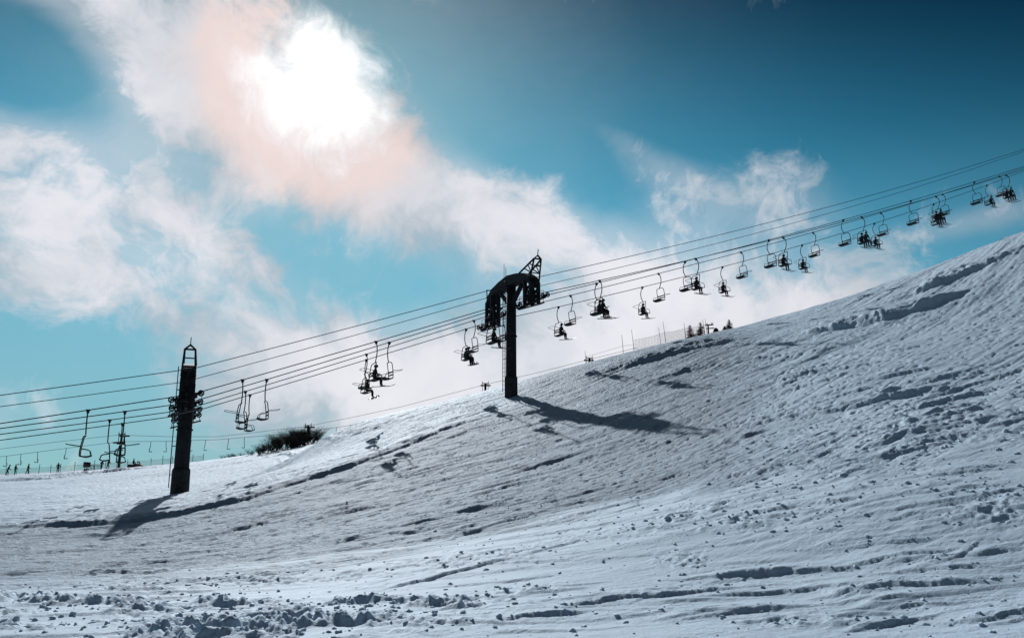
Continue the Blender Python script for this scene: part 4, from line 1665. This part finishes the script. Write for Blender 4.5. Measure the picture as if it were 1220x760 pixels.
def standing_body(j, tr, bend, stride):
    V = [(0, 0, 0.92), (0.02 + bend * 0.1, 0, 1.1), (bend * 0.25, 0, 1.28), (bend * 0.4, 0, 1.43), (bend * 0.46, 0, 1.52), (bend * 0.5, 0, 1.61), (bend * 0.52, 0, 1.71)]
    R = [0.16, 0.15, 0.165, 0.13, 0.06, 0.10, 0.09]
    E = [(0, 1), (1, 2), (2, 3), (3, 4), (4, 5), (5, 6)]
    for s in (-1, 1):
        b = len(V)
        V += [(0, s * 0.1, 0.86), (s * stride * 0.5 + 0.04, s * 0.12, 0.5), (s * stride - 0.03, s * 0.13, 0.1), (s * stride + 0.12, s * 0.14, 0.05)]
        R += [0.11, 0.085, 0.065, 0.055]
        E += [(0, b), (b, b + 1), (b + 1, b + 2), (b + 2, b + 3)]
        b = len(V)
        V += [(bend * 0.38, s * 0.2, 1.41), (bend * 0.3 - 0.04, s * 0.28, 1.16), (bend * 0.4 + 0.16, s * 0.27, 0.98), (bend * 0.4 + 0.24, s * 0.26, 0.96)]
        R += [0.075, 0.06, 0.048, 0.042]
        E += [(3, b), (b, b + 1), (b + 1, b + 2), (b + 2, b + 3)]
    return skin_mesh('body', V, E, R, [j, tr, M['skin'], M['boot']], lambda c: 2 if c.z > 1.53 else (1 if c.z < 0.9 and abs(c.y) < 0.22 else 0))


STAND = [standing_body(M['cloth_charcoal'], M['cloth_navy'], 0.15, 0.05), standing_body(M['cloth_navy'], M['cloth_charcoal'], 0.55, 0.12),
         standing_body(M['cloth_maroon'], M['cloth_charcoal'], 0.2, 0.22)]
SP = [(9, 1, 137, 'person bending forward on skis at the plateau fence', 0.3), (18, 0, 138, 'person in charcoal jacket upright beside the bending one at the fence', 1.0),
      (33, 2, 139, 'person in maroon jacket striding along the plateau fence', 0.1), (69, 0, 140, 'lone standing person by the fence downhill of the snow gun', 2.2),
      (120.5, 2, 146, 'small person standing between the snow gun and the far lift tower', 1.5), (128, 1, 146, 'stooping person close beside the far lift tower', -0.4)]
for px, v, dep, lab, rz in SP:
    X = P(px, 560, dep)[0]
    t = empty('person', (X, dep, gz(X, dep) + 0.0), rz)
    tag(t, lab, 'person', 'people on the plateau')
    link(bpy.data.objects.new('body', STAND[v]), t)
    h = link(bpy.data.objects.new('helmet', HEL), t)
    b = (0.15, 0.55, 0.2)[v]
    h.location = (b * 0.51, 0, 1.68)
    for sy in (-1, 1):
        s = link(bpy.data.objects.new('ski', SKI), t)
        s.location = (0.05, sy * 0.14, -0.01)

# snow gun
X = P(103, 556, 146)[0]
t = empty('snow_gun', (X, 146, gz(X, 146)), 0.5)
tag(t, 'dark round-barrelled snow gun standing on the plateau by the fence', 'snow gun')
bm = bmesh.new()
rows = []
for x, r in ((-0.55, 0.42), (-0.45, 0.52), (0.0, 0.5), (0.5, 0.44), (0.62, 0.47)):
    rows.append([bm.verts.new((x, r * math.cos(a), 1.15 + r * math.sin(a))) for a in np.linspace(0, 2 * math.pi, 14, endpoint=False)])
for a, b in zip(rows, rows[1:]):
    for k in range(14):
        bm.faces.new((a[k], a[(k + 1) % 14], b[(k + 1) % 14], b[k]))
bm.faces.new(rows[0])
bm_obj('barrel', bm, M['steel'], t, True)
bm = bmesh.new()
for s in (-1, 1):
    beam(bm, (0, s * 0.56, 1.15), (0, s * 0.5, 0.4), 0.1, 0.1, (1, 0, 0))
    beam(bm, (-0.7, s * 0.5, 0.06), (0.8, s * 0.5, 0.06), 0.12, 0.12)
beam(bm, (0, -0.6, 0.4), (0, 0.6, 0.4), 0.14, 0.14)
beam(bm, (0, 0, 0.4), (0, 0, -0.1), 0.3, 0.3, (0, 1, 0))
box(bm, (0, 0, 0.25), (0.8, 0.9, 0.3))
bm_obj('carriage', bm, M['steel'], t)
# barred crate
X = P(112, 556, 146.5)[0]
t = empty('barred_crate', (X, 146.5, gz(X, 146.5)), 0.0)
tag(t, 'low open barred metal crate beside the snow gun', 'crate')
bm = bmesh.new()
for sy in (-0.5, 0.5):
    for z in (0.06, 1.0):
        beam(bm, (-0.9, sy, z), (0.9, sy, z), 0.08, 0.08)
for sx in (-0.9, 0.9):
    for z in (0.06, 1.0):
        beam(bm, (sx, -0.5, z), (sx, 0.5, z), 0.08, 0.08)
bm_obj('frame', bm, M['galv'], t)
for sy in (-0.5, 0.5):
    for x in np.linspace(-0.9, 0.9, 8):
        bm = bmesh.new()
        beam(bm, (x, sy, 0.0), (x, sy, 1.0), 0.06, 0.06, (0, 1, 0))
        bm_obj('bar', bm, M['galv'], t)
bm = bmesh.new()
box(bm, (0, 0, 0.14), (2.6, 1.1, 0.12))
bm_obj('floor_plate', bm, M['galv'], t)

# snowmobile with rider
X = P(162, 555, 144)[0]
t = empty('snowmobile', (X, 144, gz(X, 144)), 0.0)
tag(t, 'dark snowmobile parked on the plateau uphill of the far lift tower', 'snowmobile')
bm = bmesh.new()
pr = [(-1.3, 0.25), (-1.3, 0.62), (-0.3, 0.60), (0.2, 0.72), (0.75, 0.66), (1.25, 0.38), (1.2, 0.22)]
L = [bm.verts.new((x, -0.36, z)) for x, z in pr]
Rr = [bm.verts.new((x, 0.36, z)) for x, z in pr]
bm.faces.new(L)
bm.faces.new(list(reversed(Rr)))
for k in range(len(pr)):
    j = (k + 1) % len(pr)
    bm.faces.new((L[k], Rr[k], Rr[j], L[j]))
bmesh.ops.recalc_face_normals(bm, faces=bm.faces)
bm_obj('body', bm, M['steel'], t)
bm = bmesh.new()
box(bm, (-0.7, 0, 0.14), (1.5, 0.42, 0.28))
bm_obj('track', bm, M['rubber'], t)
for sy in (-0.4, 0.4):
    bm = bmesh.new()
    tube(bm, [(0.3, sy, 0.04), (1.2, sy, 0.04), (1.5, sy, 0.2)], 0.06, 5)
    beam(bm, (0.9, sy, 0.05), (0.8, sy * 0.7, 0.4), 0.06, 0.06)
    bm_obj('ski', bm, M['steel'], t)
bm = bmesh.new()
beam(bm, (0.35, 0, 0.65), (0.2, 0, 1.0), 0.06, 0.06)
beam(bm, (0.2, -0.35, 1.0), (0.2, 0.35, 1.0), 0.05, 0.05)
bm_obj('handlebar', bm, M['steel'], t)
bm = bmesh.new()
box(bm, (0.55, 0, 0.9), (0.05, 0.5, 0.4), Matrix.Rotation(-0.5, 3, 'Y'))
bm_obj('windscreen', bm, M['goggle'], t)
p = empty('person', (X - 0.55, 144, gz(X, 144) + 0.74), 0.0)
tag(p, 'rider sitting on the parked snowmobile', 'person', 'people on the plateau')
link(bpy.data.objects.new('body', BODY['charcoal']), p)
h = link(bpy.data.objects.new('helmet', HEL), p)
h.location = (0.12, 0, 0.79)


# ------------------------------------------------------------------ snow lumps strewn on the foreground
def snow_lumps():
    pts = []
    # clustered in the churned patches, thin elsewhere
    for (px, py, rx, ry, am) in CHURN:
        c = ground_hit(px, py)
        n = int(55 * am * min(3.0, rx * ry + 0.4))
        for _ in range(n):
            x, y = c[0] + rng.normal() * rx * 0.75, c[1] + rng.normal() * ry * 0.75
            pts.append((x, y, rng.gamma(1.4, 0.009) + 0.006))
    for _ in range(260):
        px, py = rng.uniform(-80, 1300), rng.uniform(590, 765)
        c = ground_hit(px, py)
        if c[1] < 40:
            pts.append((c[0] + rng.normal() * 0.2, c[1] + rng.normal() * 0.2, rng.gamma(1.3, 0.006) + 0.004))
    # rows of lumps thrown up along the cuts
    for (bp, hh, fw, dec) in BANK[14:70]:
        seg = np.diff(bp, axis=0)
        for _ in range(int(2 + 30 * hh * 4)):
            k = rng.integers(len(seg))
            p = bp[k] + seg[k] * rng.uniform()
            pts.append((p[0] + rng.normal() * 0.12, p[1] + rng.normal() * 0.14, rng.gamma(1.5, 0.007) + 0.005))
    # right-hand slope rubble
    for _ in range(450):
        px, py = rng.uniform(880, 1300), rng.uniform(440, 600)
        c = ground_hit(px, py)
        pts.append((c[0], c[1], rng.gamma(1.5, 0.013) + 0.01))
    for _ in range(400):
        px, py = rng.uniform(500, 1000), rng.uniform(520, 640)
        c = ground_hit(px, py)
        pts.append((c[0], c[1], rng.gamma(1.3, 0.008) + 0.006))
    pts = np.array(pts)
    pts = pts[np.hypot(pts[:, 0], pts[:, 1]) > 4]
    pts[:, 2] = np.minimum(pts[:, 2], np.where(pts[:, 1] < 16, 0.032, 0.06))
    z = full_h(pts[:, 0], pts[:, 1])
    bm = bmesh.new()
    bmesh.ops.create_icosphere(bm, subdivisions=2, radius=1.0)
    bv = np.array([v.co[:] for v in bm.verts])
    bf = np.array([[v.index for v in f.verts] for f in bm.faces])
    bm.free()
    n, nv, nf = len(pts), len(bv), len(bf)
    jit = 1 + rng.uniform(-0.38, 0.38, (n, nv, 1))
    V = bv[None] * jit * pts[:, 2][:, None, None]
    V = V * rng.uniform(0.75, 1.45, (n, 1, 3)) * np.array([1.15, 1.0, 0.8])
    a = rng.uniform(0, 6.28, n)
    ca, sa = np.cos(a)[:, None], np.sin(a)[:, None]
    x = V[..., 0] * ca - V[..., 1] * sa
    y = V[..., 0] * sa + V[..., 1] * ca
    V = np.stack([x + pts[:, 0:1], y + pts[:, 1:2], V[..., 2] + z[:, None] + pts[:, 2:3] * 0.05], -1).reshape(-1, 3)
    Fc = (bf[None] + (np.arange(n) * nv)[:, None, None]).reshape(-1, 3)
    me = bpy.data.meshes.new('snow_lumps')
    me.vertices.add(len(V))
    me.vertices.foreach_set('co', V.ravel())
    me.loops.add(len(Fc) * 3)
    me.loops.foreach_set('vertex_index', Fc.ravel().astype(np.int32))
    me.polygons.add(len(Fc))
    me.polygons.foreach_set('loop_start', (np.arange(len(Fc)) * 3).astype(np.int32))
    me.update(calc_edges=True)
    me.attributes.new('powder_lit', 'FLOAT', 'POINT').data.foreach_set('value', np.full(len(V), 0.8, np.float32))
    smooth_mesh(me, True)
    me.materials.append(M['snow'])
    o = bpy.data.objects.new('snow_lumps', me)
    COL.objects.link(o)
    tag(o, 'loose lumps of snow strewn over the churned foreground', 'snow lumps', kind='stuff')


snow_lumps()
